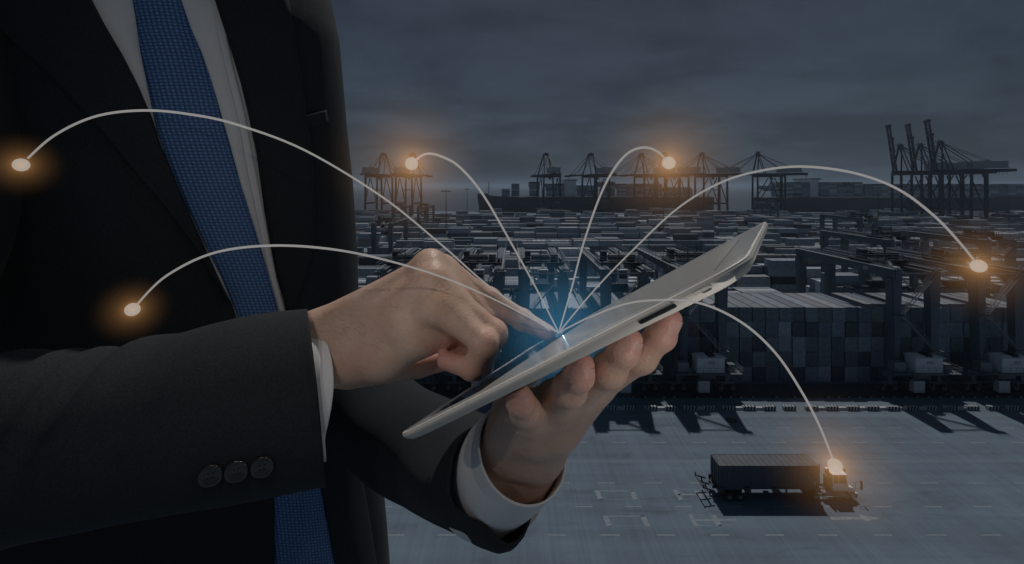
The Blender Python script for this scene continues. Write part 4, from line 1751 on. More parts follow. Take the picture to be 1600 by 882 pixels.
# wrist and forearm
fa, fb = L(330, 560, 0.392), L(335, 610, 0.386)
for a, b_, r0, r1 in ((fa, wA, 0.025, 0.0172), (fb, wB, 0.025, 0.0172)):
    rh.cone(a, b_, r0, r1, 0.012)
rh.cone((fa + fb) / 2, (wA + wB) / 2, 0.028, 0.0185, 0.012)
# carpus and metacarpals
rh.cone(wA, I[0], 0.0165, 0.0100, 0.010)
rh.cone(wA, Mi[0], 0.0165, 0.0104, 0.010)
rh.cone((wA + wB) / 2, Ri[0], 0.0175, 0.0104, 0.008)
rh.cone(wB, Ki[0], 0.0165, 0.0102, 0.008)
rh.cone(wB, Ri[0], 0.015, 0.011, 0.010)
rh.cone(L(560, 545, 0.384), L(650, 490, 0.372), 0.019, 0.016, 0.010)
# ulnar edge pad and thumb root
rh.cone(L(545, 566, 0.380), L(600, 556, 0.370), 0.0188, 0.0185, 0.010)
rh.cone(L(600, 556, 0.370), L(656, 528, 0.359), 0.0185, 0.0150, 0.010)
rh.cone(L(540, 560, 0.398), L(600, 540, 0.408), 0.019, 0.020, 0.012)
rh.cone(L(650, 524, 0.356), L(690, 522, 0.362), 0.0150, 0.0120, 0.010)
rh.cone(L(640, 500, 0.365), L(700, 510, 0.372), 0.0180, 0.0140, 0.010)
rh.cone(L(690, 470, 0.368), L(735, 515, 0.366), 0.0120, 0.0105, 0.008)
rh.cone(L(735, 520, 0.372), L(720, 552, 0.378), 0.0110, 0.0100, 0.006)
fing = rh.like()
fing.chain(Th, (0.0150, 0.0110, 0.0098, 0.0080), 0.006)
rh.merge(fing, 0.006)
for ch_, rs in ((I, (0.0108, 0.0098, 0.0088, 0.0071)), (Mi, (0.0112, 0.0103, 0.0090, 0.0078)), (Ri, (0.0110, 0.0102, 0.0088, 0.0076)), (Ki, (0.0105, 0.0094, 0.0082, 0.0072))):
    g = rh.like()
    g.chain(ch_, rs, 0.003)
    # knuckle and joint swellings
    g.cone(ch_[1], ch_[1], rs[1] * 1.10, rs[1] * 1.10, 0.004)
    g.cone(ch_[2], ch_[2], rs[2] * 1.05, rs[2] * 1.05, 0.003)
    g.cone(ch_[0], ch_[0], rs[0] * 1.03, rs[0] * 1.03, 0.006)
    mk_ = rh.like()
    # web: a wider blend near the knuckle only
    mk_.cone(ch_[0], ch_[0] * 0.62 + ch_[1] * 0.38, rs[0] * 0.98, rs[0] * 0.88, 0.003)
    rh.merge(mk_, 0.013)
    rh.merge(g, 0.0046)
# crease where the little finger folds into the palm edge
rh.cone(L(694, 548, 0.336), L(716, 546, 0.334), 0.0012, 0.0012, 0.003, cut=True)
v1, f1 = rh.mesh()
v1 = relax(v1, f1, 5)

# ---- left hand under the tablet
LW = L(820, 700, 0.338)
LF = L(772, 768, 0.372)
LI = [L(930, 602, 0.292), L(1000, 557, 0.268), L(1033, 525, 0.262), L(1047, 499, 0.260)]
LM = [L(900, 614, 0.288), L(951, 579, 0.260), L(974, 550, 0.253), L(985, 532, 0.252)]
LR = [L(866, 626, 0.287), L(890, 608, 0.258), L(904, 587, 0.248), L(910, 572, 0.247)]
LK = [L(828, 648, 0.292), L(820, 641, 0.266), L(813, 628, 0.255), L(812, 617, 0.253)]
LT = [L(795, 660, 0.345), L(800, 610, 0.345), L(830, 575, 0.345), L(860, 560, 0.345)]
pts = np.array([LW, LF] + LI + LM + LR + LK + LT)
lh = Sdf(pts.min(0) - 0.045, pts.max(0) + 0.02, H)
acr = np.array(L(884, 690, 0.338)) - np.array(L(757, 660, 0.338))
acr /= np.linalg.norm(acr)
for s in (-1, 1):
    lh.cone(LF + acr * s * 0.016, LW + acr * s * 0.0125, 0.024, 0.0175, 0.012)
lh.cone(LW - acr * 0.010, LK[0], 0.0175, 0.0120, 0.010)
lh.cone(LW - acr * 0.004, LR[0], 0.018, 0.0125, 0.009)
lh.cone(LW + acr * 0.005, LM[0], 0.018, 0.0125, 0.009)
lh.cone(LW + acr * 0.011, LI[0], 0.0175, 0.0125, 0.009)
lh.cone(LW - acr * 0.016, LK[0] - acr * 0.006, 0.0135, 0.0125, 0.010)
lh.cone((LW + LM[0]) / 2, (LW + LR[0]) / 2, 0.019, 0.018, 0.010)
g = lh.like()
g.chain(LT, (0.016, 0.012, 0.0105, 0.009), 0.006)
lh.merge(g, 0.008)
for ch_, rs in ((LI, (0.0106, 0.0090, 0.0079, 0.0068)), (LM, (0.0106, 0.0092, 0.0081, 0.0069)), (LR, (0.0106, 0.0090, 0.0079, 0.0068)), (LK, (0.0102, 0.0084, 0.0073, 0.0062))):
    g = lh.like()
    g.chain(ch_, rs, 0.003)
    g.cone(ch_[1], ch_[1], rs[1] * 1.08, rs[1] * 1.08, 0.004)
    g.cone(ch_[2], ch_[2], rs[2] * 1.05, rs[2] * 1.05, 0.003)
    mk_ = lh.like()
    mk_.cone(ch_[0], ch_[0] * 0.6 + ch_[1] * 0.4, rs[0] * 0.98, rs[0] * 0.9, 0.003)
    lh.merge(mk_, 0.006)
    lh.merge(g, 0.0020)
# the hand yields where it presses the tablet's back
a_, b_ = np.zeros(3, int), lh.n
X, Y, Z = lh.grid(a_, b_)
Ri_ = np.array(TAB_R)
tc_ = np.array(TAB_C - Z0)
lx = (X - tc_[0]) * Ri_[0, 0] + (Y - tc_[1]) * Ri_[1, 0] + (Z - tc_[2]) * Ri_[2, 0]
ly = (X - tc_[0]) * Ri_[0, 1] + (Y - tc_[1]) * Ri_[1, 1] + (Z - tc_[2]) * Ri_[2, 1]
lz = (X - tc_[0]) * Ri_[0, 2] + (Y - tc_[1]) * Ri_[1, 2] + (Z - tc_[2]) * Ri_[2, 2]
edge = np.minimum(hx - np.abs(lx), hy - np.abs(ly))
back = -0.0084 + np.clip(1 - edge / 0.018, 0, 1) ** 2.6 * 0.0066
cutd = np.maximum(np.maximum(-edge, back - lz - 0.0003), lz - 0.03)
lh.d = np.maximum(lh.d, -cutd).astype(np.float32)
v2, f2 = lh.mesh()
v2 = relax(v2, f2, 2)

# ---- the rest of the body, coarse: it is all under cloth or out of frame
FACE = Vector((0.5, -0.866, 0)).normalized()   # where the chest faces
LEFTW = Vector((0.866, 0.5, 0)).normalized()   # his left
CH0 = Vector((-0.436, 0.628, 0))               # chest axis at camera height


def B(l_, f_, z):
    return np.array(CH0 + LEFTW * l_ + FACE * f_ + Vector((0, 0, z)))


bd_ = Sdf((-1.05, 0.25, -1.25), (0.15, 1.15, 0.72), 0.0075)
fl = (np.array(FACE), 0.62)
for a, b_, r0, r1 in ((B(0, 0, 0.14), B(0, 0.01, 0.02), 0.150, 0.150), (B(0, 0.01, 0.02), B(0, 0.02, -0.2), 0.155, 0.145), (B(0, 0.02, -0.2), B(0, 0.0, -0.36), 0.145, 0.16)):
    bd_.cone(a, b_, r0, r1, 0.03, flat=fl)
bd_.cone(B(-0.11, -0.02, 0.235), B(0.11, -0.02, 0.235), 0.05, 0.05, 0.03)
bd_.cone(B(0, -0.01, 0.24), B(0, 0.02, 0.42), 0.060, 0.055, 0.03)
# head with brow, nose, chin, ears
bd_.cone(B(0, 0.035, 0.53), B(0, 0.03, 0.50), 0.088, 0.08, 0.02)
bd_.cone(B(0, 0.055, 0.44), B(0, 0.06, 0.47), 0.045, 0.06, 0.03)
bd_.cone(B(0, 0.118, 0.50), B(0, 0.138, 0.475), 0.010, 0.014, 0.012)
for s in (-1, 1):
    bd_.cone(B(s * 0.032, 0.112, 0.512), B(s * 0.032, 0.118, 0.512), 0.011, 0.011, 0.008, cut=True)
    bd_.cone(B(s * 0.088, 0.02, 0.51), B(s * 0.09, 0.01, 0.475), 0.014, 0.009, 0.008)
bd_.cone(B(-0.02, 0.128, 0.447), B(0.02, 0.128, 0.447), 0.007, 0.007, 0.008)
# legs
for s in (-1, 1):
    bd_.cone(B(s * 0.09, 0, -0.38), B(s * 0.10, 0.02, -0.80), 0.085, 0.058, 0.03)
    bd_.cone(B(s * 0.10, 0.02, -0.80), B(s * 0.10, 0, -1.17), 0.055, 0.04, 0.02)
    bd_.cone(B(s * 0.10, 0, -1.19), B(s * 0.11, 0.14, -1.20), 0.04, 0.03, 0.02)
# arms down to the forearms that carry the hands
RSH, LSH = B(-0.195, -0.01, 0.235), B(0.05, -0.08, 0.235)
REL, LEL = L(-330, 738, 0.325), np.array((-0.285, 0.665, -0.22))
bd_.cone(RSH, REL, 0.048, 0.042, 0.03)
bd_.cone(REL, (fa + fb) / 2, 0.042, 0.030, 0.02)
bd_.cone(LSH, LEL, 0.045, 0.036, 0.03)
for a, b_ in ((LEL, L(592, 655, 0.56)), (L(592, 655, 0.56), L(680, 705, 0.46)), (L(680, 705, 0.46), L(742, 738, 0.40))):
    bd_.cone(a, b_, 0.034, 0.032, 0.01)
bd_.cone(L(742, 738, 0.40), LF, 0.030, 0.026, 0.01)
v3, f3 = bd_.mesh()
v3 = relax(v3, f3, 3)

FOOT = B(0, 0, -1.235)
person = empty('person', (FOOT[0], FOOT[1], CAM_Z + FOOT[2]))
PO = np.array((FOOT[0], FOOT[1], FOOT[2]))
Vb = np.concatenate([v1, v2, v3]) - PO
Fb = np.concatenate([f1, f2 + len(v1), f3 + len(v1) + len(v2)])
me = bpy.data.meshes.new('body')
me.from_pydata(Vb.tolist(), [], Fb.tolist())
me.polygons.foreach_set('use_smooth', np.ones(len(Fb), bool))

# skin: mottled, fine-lined
sk, n, l, b = new_mat('skin')
b.inputs['Roughness'].default_value = 0.48
b.inputs['Subsurface Weight'].default_value = 0.25
b.inputs['Subsurface Radius'].default_value = (0.6, 0.25, 0.15)
b.inputs['Subsurface Scale'].default_value = 0.006
tc = n.new('ShaderNodeTexCoord')
t1 = n.new('ShaderNodeTexNoise')
t1.inputs['Scale'].default_value = 38
t1.inputs['Detail'].default_value = 7
t1.inputs['Roughness'].default_value = 0.6
l.new(tc.outputs['Object'], t1.inputs['Vector'])
r_ = n.new('ShaderNodeValToRGB')
r_.color_ramp.elements[0].position = 0.3
r_.color_ramp.elements[1].position = 0.72
r_.color_ramp.elements[0].color = (0.63, 0.395, 0.285, 1)
r_.color_ramp.elements[1].color = (0.77, 0.545, 0.43, 1)
l.new(t1.outputs['Fac'], r_.inputs[0])
# knuckles and fingertips flush redder
at_ = n.new('ShaderNodeAttribute')
at_.attribute_name = 'flush'
mx = n.new('ShaderNodeMixRGB')
mx.inputs[2].default_value = (0.68, 0.33, 0.28, 1)
l.new(at_.outputs['Fac'], mx.inputs[0])
l.new(r_.outputs[0], mx.inputs[1])
l.new(mx.outputs[0], b.inputs['Base Color'])
t2 = n.new('ShaderNodeTexVoronoi')
t2.inputs['Scale'].default_value = 520
l.new(tc.outputs['Object'], t2.inputs['Vector'])
t3 = n.new('ShaderNodeTexNoise')
t3.inputs['Scale'].default_value = 210
t3.inputs['Detail'].default_value = 5
l.new(tc.outputs['Object'], t3.inputs['Vector'])
ad = n.new('ShaderNodeMath')
ad.operation = 'MULTIPLY_ADD'
ad.inputs[1].default_value = 0.5
l.new(t2.outputs['Distance'], ad.inputs[0])
l.new(t3.outputs['Fac'], ad.inputs[2])
bp = n.new('ShaderNodeBump')
bp.inputs['Strength'].default_value = 0.35
bp.inputs['Distance'].default_value = 0.0012
l.new(ad.outputs[0], bp.inputs['Height'])
l.new(bp.outputs[0], b.inputs['Normal'])
tips = [(I[3], 0.012, 0.5), (Mi[3], 0.014, 0.7), (Ri[3], 0.016, 0.9), (Ki[3], 0.017, 0.9), (Ki[2], 0.012, 0.6), (Ki[1], 0.012, 0.45), (Th[3], 0.02, 0.8), (Ri[1], 0.012, 0.5),
        (I[0], 0.012, 0.2), (Mi[0], 0.014, 0.25), (LI[3], 0.018, 0.8), (LM[3], 0.014, 0.85), (LR[3], 0.014, 0.85), (LK[3], 0.013, 0.9), (L(548, 590, 0.35), 0.022, 0.25)]
fl_ = np.zeros(len(Vb), np.float32)
hv = np.concatenate([v1, v2])
for p, r0, a in tips:
    dd = np.linalg.norm(hv - p, axis=1)
    fl_[:len(hv)] = np.maximum(fl_[:len(hv)], a * np.clip(1.35 - dd / r0, 0, 1))
at2 = me.attributes.new('flush', 'FLOAT', 'POINT')
at2.data.foreach_set('value', fl_)
body = link('body', me, person, sk)


def pl(v):                                     # camera-relative point -> person space
    return Vector(v) - Vector(PO)


# fingernails of the holding hand
nm = mat('fingernail', (0.66, 0.42, 0.36), 0.25)


def nail(tip, prev, outw, r_tip, w_, ln):
    t_ = Vector(tip - prev).normalized()
    o_ = Vector(outw)
    o_ = (o_ - t_ * o_.dot(t_)).normalized()
    s_ = t_.cross(o_)
    vs2, fs2 = [], []
    for i in range(7):
        u = i / 6
        for j in range(7):
            a = R(-58 + 116 * j / 6) * (1 if 0 < i < 6 else 0.8)
            rr = r_tip * 1.045 + 0.0002
            al = ln * (u - 0.72)
            rr *= math.sqrt(max(0.2, 1 - (max(0, al) / r_tip) ** 2)) if al > 0 else 1 + 0.10 * (-al / ln)
            p = Vector(tip) + t_ * al + (o_ * math.cos(a) + s_ * math.sin(a) * (w_ / r_tip)) * rr
            vs2.append(tuple(pl(p)))
    for i in range(6):
        for j in range(6):
            fs2.append((7 * i + j, 7 * i + j + 1, 7 * i + j + 8, 7 * i + j + 7))
    mb = MB()
    mb.add(vs2, fs2)
    return mb.build('fingernail', nm, body, True)


for ch_, rt in ((LI, 0.0068), (LM, 0.0069), (LR, 0.0068), (LK, 0.0062)):
    nail(ch_[3], ch_[2], np.array((0.55, -0.55, -0.62)), rt, rt * 0.86, 0.0100)

# short hairs on the back of the pointing hand and the wrist
hb = MB()
rg = np.random.default_rng(3)
nv_ = len(v1)
pxs = 800 + v1[:, 0] / v1[:, 1] * FPX
pys = 292 - v1[:, 2] / v1[:, 1] * FPX
cand = np.where((pxs > 495) & (pxs < 660) & (pys > 430) & (pys < 540) & (pys < 548 - (pxs - 500) * 0.35 + 20) & (v1[:, 1] < 0.398))[0]
for q in rg.choice(cand, 300):
    p = Vector(v1[q])
    dens = 1 - (pxs[q] - 495) / 190
    if rg.random() > dens:
        continue
    dr = Vector((0.9 + rg.normal() * 0.15, -0.25 + rg.normal() * 0.15, -0.28 + rg.normal() * 0.22)).normalized()
    ln = rg.uniform(0.006, 0.013)
    p0 = p + Vector((0, -0.0002, 0.0001))
    p1 = p0 + dr * ln * 0.5 + Vector((0, -0.0012, 0.0008))
    p2 = p0 + dr * ln + Vector((0, -0.0010, -0.0006))
    hb.cyl(pl(p0), pl(p1), 0.00005, 3, 0.00004, cap=False)
    hb.cyl(pl(p1), pl(p2), 0.00004, 3, 0.00001, cap=False)
ho_ = hb.build('arm_hair', mat('arm_hair', (0.07, 0.04, 0.025), 0.5), body)
ho_['kind'] = 'stuff'

# ------------------------------------------------------------------ clothing
suit, n, l, b = new_mat('black_suit_wool')
b.inputs['Base Color'].default_value = (0.030, 0.033, 0.035, 1)
b.inputs['Roughness'].default_value = 0.85
b.inputs['Specular IOR Level'].default_value = 0.25
b.inputs['Sheen Weight'].default_value = 0.04
b.inputs['Sheen Roughness'].default_value = 0.4
tc = n.new('ShaderNodeTexCoord')
t1 = n.new('ShaderNodeTexNoise')
t1.inputs['Scale'].default_value = 1400
t1.inputs['Detail'].default_value = 2
l.new(tc.outputs['Object'], t1.inputs['Vector'])
t2 = n.new('ShaderNodeTexNoise')
t2.inputs['Scale'].default_value = 14
t2.inputs['Detail'].default_value = 5
l.new(tc.outputs['Object'], t2.inputs['Vector'])
wv = n.new('ShaderNodeTexNoise')
wv.inputs['Scale'].default_value = 620
wv.inputs['Detail'].default_value = 3
l.new(tc.outputs['Object'], wv.inputs['Vector'])
wr_ = n.new('ShaderNodeValToRGB')
wr_.color_ramp.elements[0].position = 0.32
wr_.color_ramp.elements[1].position = 0.72
wr_.color_ramp.elements[0].color = (0.017, 0.020, 0.024, 1)
wr_.color_ramp.elements[1].color = (0.030, 0.034, 0.039, 1)
l.new(wv.outputs['Fac'], wr_.inputs[0])
l.new(wr_.outputs[0], b.inputs['Base Color'])
bp = n.new('ShaderNodeBump')
bp.inputs['Strength'].default_value = 0.5
bp.inputs['Distance'].default_value = 0.0007
l.new(t1.outputs['Fac'], bp.inputs['Height'])
bp2 = n.new('ShaderNodeBump')
bp2.inputs['Strength'].default_value = 0.25
bp2.inputs['Distance'].default_value = 0.006
l.new(t2.outputs['Fac'], bp2.inputs['Height'])
l.new(bp.outputs[0], bp2.inputs['Normal'])
l.new(bp2.outputs[0], b.inputs['Normal'])
M['suit'] = suit
M['shirt'] = mat('white_shirt_cotton', (0.84, 0.83, 0.82), 0.8, bump=0.25, bscale=1600)
M['hole_dark'] = mat('button_hole_dark', (0.009, 0.009, 0.010), 0.45)
M['button'] = mat('horn_button', (0.024, 0.025, 0.026), 0.14, spec=0.9)

tie_m, n, l, b = new_mat('blue_woven_silk')
b.inputs['Roughness'].default_value = 0.55
uv = n.new('ShaderNodeUVMap')
sepu = n.new('ShaderNodeSeparateXYZ')
l.new(uv.outputs[0], sepu.inputs[0])
CELL = 0.0046


def tmath(op, a, b2=None):
    x = n.new('ShaderNodeMath')
    x.operation = op
    for i_, v_ in enumerate((a, b2)):
        if v_ is None:
            continue
        if isinstance(v_, (int, float)):
            x.inputs[i_].default_value = v_
        else:
            l.new(v_, x.inputs[i_])
    return x.outputs[0]


# basket weave: cells of warp and weft take turns
uu, vv_ = tmath('DIVIDE', sepu.outputs[0], CELL), tmath('DIVIDE', sepu.outputs[1], CELL * 0.8)
par = tmath('FLOORED_MODULO', tmath('ADD', tmath('FLOOR', uu), tmath('FLOOR', vv_)), 2.0)
ridge_u = tmath('ABSOLUTE', tmath('SINE', tmath('MULTIPLY', uu, math.pi)))
ridge_v = tmath('ABSOLUTE', tmath('SINE', tmath('MULTIPLY', vv_, math.pi)))
both = tmath('MULTIPLY', tmath('POWER', ridge_u, 0.4), tmath('POWER', ridge_v, 0.4))
hgt_ = tmath('ADD', tmath('MULTIPLY', par, tmath('MULTIPLY', ridge_u, both)), tmath('MULTIPLY', tmath('SUBTRACT', 1.0, par), tmath('MULTIPLY', ridge_v, both)))
rt = n.new('ShaderNodeValToRGB')
rt.color_ramp.elements[0].position = 0.05
rt.color_ramp.elements[1].position = 0.9
rt.color_ramp.elements[0].color = (0.018, 0.05, 0.14, 1)
rt.color_ramp.elements[1].color = (0.14, 0.29, 0.58, 1)
l.new(tmath('ADD', tmath('MULTIPLY', hgt_, 0.85), tmath('MULTIPLY', par, 0.14)), rt.inputs[0])
l.new(rt.outputs[0], b.inputs['Base Color'])
bp = n.new('ShaderNodeBump')
bp.inputs['Strength'].default_value = 0.6
bp.inputs['Distance'].default_value = 0.0008
l.new(hgt_, bp.inputs['Height'])
l.new(bp.outputs[0], b.inputs['Normal'])


def tube(path, rad, nseg=48, n_along=70, wr=None, flat_dir=None):
    """Closed cloth tube along camera-relative points; rad = [(a, b)], wr(u, ang) = wrinkle height."""
    pth = [Vector(p) for p in path]
    m_ = len(pth)

    def cr(vals, u):
        x = u * (m_ - 1)
        i = min(int(x), m_ - 2)
        t_ = x - i
        p0, p1, p2, p3 = vals[max(i - 1, 0)], vals[i], vals[i + 1], vals[min(i + 2, m_ - 1)]
        return 0.5 * ((2 * p1) + (p2 - p0) * t_ + (2 * p0 - 5 * p1 + 4 * p2 - p3) * t_ * t_ + (3 * p1 - p0 - 3 * p2 + p3) * t_ ** 3)
    ra = [Vector((a, b_, 0)) for a, b_ in rad]
    rings = []
    for i in range(n_along + 1):
        u = i / n_along
        c = cr(pth, u)
        t_ = (cr(pth, min(1, u + 0.01)) - cr(pth, max(0, u - 0.01))).normalized()
        up_ = flat_dir if flat_dir is not None else Vector((0, 0, 1))
        s_ = t_.cross(up_).normalized()
        w_ = s_.cross(t_)
        rr = cr(ra, u)
        ring = []
        for k in range(nseg):
            a = 2 * math.pi * k / nseg
            q = 1 + (wr(u, a) if wr else 0)
            ring.append(c + (s_ * math.cos(a) * rr.y + w_ * math.sin(a) * rr.x) * q)
        rings.append(ring)
    return rings


def cloth_obj(name, rings, m_, thick, parent=person, cap0=False):
    """Two-skinned tube, hemmed at the far end."""
    inner = []
    for r_ in reversed(rings):
        c = sum(r_, Vector()) / len(r_)
        inner.append([p + (c - p).normalized() * thick for p in r_])
    allr = [[tuple(pl(p)) for p in r_] for r_ in rings + inner]
    return ring_mesh(allr, False, False).build(name, m_, parent, True)


def fold(u, a, cu, ca, wu, wa, h_, slope=0.0):
    """One diagonal fold ridge: centre cu/ca, widths, height."""
    da = (a - ca - slope * (u - cu) + math.pi) % (2 * math.pi) - math.pi
    return h_ * math.exp(-(da / wa) ** 2) * math.exp(-((u - cu) / wu) ** 2)


PI = math.pi
# right sleeve: a = PI/2 is up, PI (s = -) faces ... cos<0 towards the camera or away, set by the frame
FR = [(0.555, 1.1, 0.016, 0.9, 0.10, 0.030), (0.610, 1.2, 0.013, 0.7, 0.085, 0.034), (0.655, 1.15, 0.015, 0.8, 0.10, 0.036), (0.725, 1.15, 0.026, 0.9, 0.125, 0.045),
      (0.685, 0.9, 0.010, 0.8, -0.07, 0.045), (0.632, 0.9, 0.008, 0.7, -0.06, 0.038), (0.585, 0.8, 0.009, 0.7, -0.06, 0.030), (0.775, 0.5, 0.016, 0.9, -0.035, 0.060),
      (0.83, 0.3, 0.02, 0.7, 0.030, 0.075), (0.80, -0.3, 0.010, 0.5, 0.030, 0.070), (0.52, 0.6, 0.02, 0.9, 0.06, 0.03), (0.70, -0.5, 0.02, 0.6, 0.03, 0.05), (0.60, -0.4, 0.02, 0.7, 0.035, 0.045)]


def wr_r(u, a):
    if a > PI:
        a -= 2 * PI
    s = 0.0
    for cu, ca, wu, wa, h_, k in FR:
        e = (u - cu) - (a - ca) * k
        s += h_ * math.exp(-(e / wu) ** 2) * math.exp(-((a - ca) / wa) ** 2)
    s += 0.010 * math.sin(9 * u + 2 * a) + 0.006 * math.sin(21 * u - 3 * a)
    return s * min(1, (1 - u) / 0.12)


rs_path = [Vector(RSH) + Vector((0.0, 0.0, 0.02)), Vector(RSH).lerp(Vector(REL), 0.55), Vector(REL), Vector(L(-150, 722, 0.325)), Vector(L(30, 697, 0.338)), Vector(L(200, 674, 0.355)), Vector(L(370, 637, 0.374)), Vector(L(494, 617, 0.388))]
rings = tube(rs_path, [(0.085, 0.078), (0.078, 0.072), (0.076, 0.070), (0.068, 0.062), (0.066, 0.060), (0.0645, 0.058), (0.0735, 0.057), (0.0740, 0.056)], 64, 110, wr_r)
# slant the hem as photographed: top edge further back than the bottom
hem_t = (rs_path[-1] - rs_path[-2]).normalized()


def slide_to(p, xl):
    """Distance along the sleeve axis that brings a hem point to the traced hem line."""
    lo_, hi_ = -0.06, 0.06
    for _ in range(24):
        m_ = (lo_ + hi_) / 2
        q = p + hem_t * m_
        if 800 + q.x / q.y * FPX < xl(292 - q.z / q.y * FPX):
            lo_ = m_
        else:
            hi_ = m_
    return lo_


def hem_x(y):
    return 480 + (y - 482) * 28 / 270 + 3.0 * math.sin(PI * min(1, max(0, (y - 482) / 270)))


hem_s = [slide_to(p, hem_x) for p in rings[110]]
for i in range(70, 111):
    f_ = ((i - 70) / 40) ** 1.5
    rings[i] = [p + hem_t * (hem_s[k] * f_) for k, p in enumerate(rings[i])]
jacket = None
right_sleeve_rings = rings

# left sleeve towards the holding hand
def wr_l(u, a):
    da = (a + PI / 2 - 0.15 + PI) % (2 * PI) - PI
    return 0.05 * math.sin(7 * u + 2 * a + 0.5) * (1 - u) + 0.03 * math.sin(17 * u - 3 * a) * (1 - 0.6 * u) + 0.34 * math.exp(-(da / 0.30) ** 2) * min(1, max(0, (u - 0.72) / 0.2)) + 0.03 * math.sin(5 * a + 9 * u) * u - 0.20 * math.exp(-((((a - 1.22 * PI) + PI) % (2 * PI) - PI) / 0.5) ** 2) * min(1, max(0, (u - 0.7) / 0.2))


ls_path = [Vector(LSH) + Vector((0, 0, 0.02)), Vector(LSH).lerp(Vector(LEL), 0.55), Vector(LEL), Vector(L(592, 655, 0.56)), Vector(L(680, 705, 0.46)), Vector(L(752, 738, 0.39)), Vector(L(790, 730, 0.358))]
lrings = tube(ls_path, [(0.062, 0.060), (0.060, 0.058), (0.060, 0.056), (0.060, 0.056), (0.050, 0.054), (0.042, 0.053), (0.036, 0.051)], 56, 90, wr_l)

# ---- torso of the jacket: lofted sections
def torso_sections():
    out = []
    secs = [(0.335, 0.10, 0.07, 0.0, -0.01), (0.315, 0.165, 0.095, 0.0, -0.01), (0.28, 0.172, 0.118, 0.0, -0.005), (0.22, 0.182, 0.135, 0.0, 0), (0.10, 0.190, 0.142, 0.0, 0.0), (0.0, 0.196, 0.140, 0.004, 0.0),
            (-0.12, 0.198, 0.136, 0.010, 0.004), (-0.24, 0.207, 0.134, 0.006, 0.008), (-0.36, 0.224, 0.138, 0.004, 0.010), (-0.50, 0.242, 0.142, 0.004, 0.010), (-0.62, 0.250, 0.144, 0.006, 0.008)]
    Zs = np.array([s[0] for s in secs])[::-1]
    cols = [np.array([s[k] for s in secs])[::-1] for k in range(1, 5)]
    for i in range(61):
        z = 0.335 - 0.955 * i / 60
        a_, b2, lx_, fx = [float(np.interp(z, Zs, c)) for c in cols]
        ring = []
        for k in range(96):
            t_ = 2 * PI * k / 96
            ct_, st_ = math.cos(t_), math.sin(t_)
            e = 2 / 2.35
            x = a_ * math.copysign(abs(ct_) ** e, ct_)
            y = b2 * math.copysign(abs(st_) ** e, st_)
            # soft drape
            q = 1 + 0.006 * math.sin(3 * t_ + 9 * z) + 0.004 * math.sin(7 * t_ - 13 * z)
            ring.append(CH0 + LEFTW * (x * q + lx_) + FACE * (y * q + fx) + Vector((0, 0, z)))
        out.append(ring)
    return out


tsec = torso_sections()
tmb = ring_mesh([[tuple(pl(p)) for p in r_] for r_ in tsec], True, True)
jacket = tmb.build('jacket', suit, person, True)
# its own ray target, camera-relative
bvv = [p for r_ in tsec for p in r_]
bvf = [tuple(f) for f in tmb.f if len(f) == 4]
bvh = BVHTree.FromPolygons(bvv, bvf)


def on_torso(px, py, off):
    r_ = Vector(((px - 800) / FPX, 1.0, (292 - py) / FPX)).normalized()
    h_ = bvh.ray_cast(Vector((0, 0, 0)), r_)
    if h_[0] is None:
        near = bvh.find_nearest(r_ * 0.72)
        p, nn = near[0], near[1]
    else:
        p, nn = h_[0], h_[1]
    if nn.dot(r_) > 0:
        nn = -nn
    return p + nn * off, nn


def ipl(poly, y):
    ys = [q[1] for q in poly]
    return float(np.interp(y, ys, [q[0] for q in poly]))


def panel(name, left, right, y0, y1, off, thick, m_, parent=person, nu=14, nv=60, bulge=0.0, uvs=False, lift=None):
    """A cloth panel lying on the chest between two traced edges (pixel x as function of pixel y), with real thickness."""
    grid, nrm = [], []
    for j in range(nv + 1):
        y = y0 + (y1 - y0) * j / nv
        xl, xr = ipl(left, y), ipl(right, y)
        row, rn = [], []
        for i in range(nu + 1):
            u = i / nu
            o_ = off + bulge * (1 - (2 * u - 1) ** 2) + (lift(u, j / nv) if lift else 0)
            p, nn = on_torso(xl + (xr - xl) * u, y, o_)
            row.append(p)
            rn.append(nn)
        grid.append(row)
        nrm.append(rn)
    # smooth the normals offset noise a little
    vs2, fs2 = [], []
    W_ = nu + 1
    for row in grid:
        vs2 += [tuple(pl(p)) for p in row]
    for j in range(nv + 1):
        for i in range(W_):
            e = 0.0
            vs2.append(tuple(pl(grid[j][i] - nrm[j][i] * thick)))
    N_ = W_ * (nv + 1)
    for j in range(nv):
        for i in range(nu):
            a = j * W_ + i
            fs2.append((a, a + W_, a + W_ + 1, a + 1))
            fs2.append((N_ + a, N_ + a + 1, N_ + a + W_ + 1, N_ + a + W_))
    for j in range(nv):
        a = j * W_
        fs2.append((a, N_ + a, N_ + a + W_, a + W_))
        a = j * W_ + nu
        fs2.append((a, a + W_, N_ + a + W_, N_ + a))
    for i in range(nu):
        fs2.append((i, i + 1, N_ + i + 1, N_ + i))
        a = nv * W_ + i
        fs2.append((a, N_ + a, N_ + a + 1, a + 1))
    mb = MB()
    mb.add(vs2, fs2)
    o = mb.build(name, m_, parent, True)
    if uvs:
        ul = o.data.uv_layers.new(name='UVMap')
        uvv = []
        acc = 0
        for j in range(nv + 1):
            if j:
                acc += (grid[j][nu // 2] - grid[j - 1][nu // 2]).length
            acw = -sum((grid[j][i + 1] - grid[j][i]).length for i in range(nu // 2))
            for i in range(W_):
                uvv.append((acw, acc))
                if i < nu:
                    acw += (grid[j][i + 1] - grid[j][i]).length
        uvv = uvv + uvv
        for lp in o.data.loops:
            ul.data[lp.index].uv = uvv[lp.vertex_index]
    return o


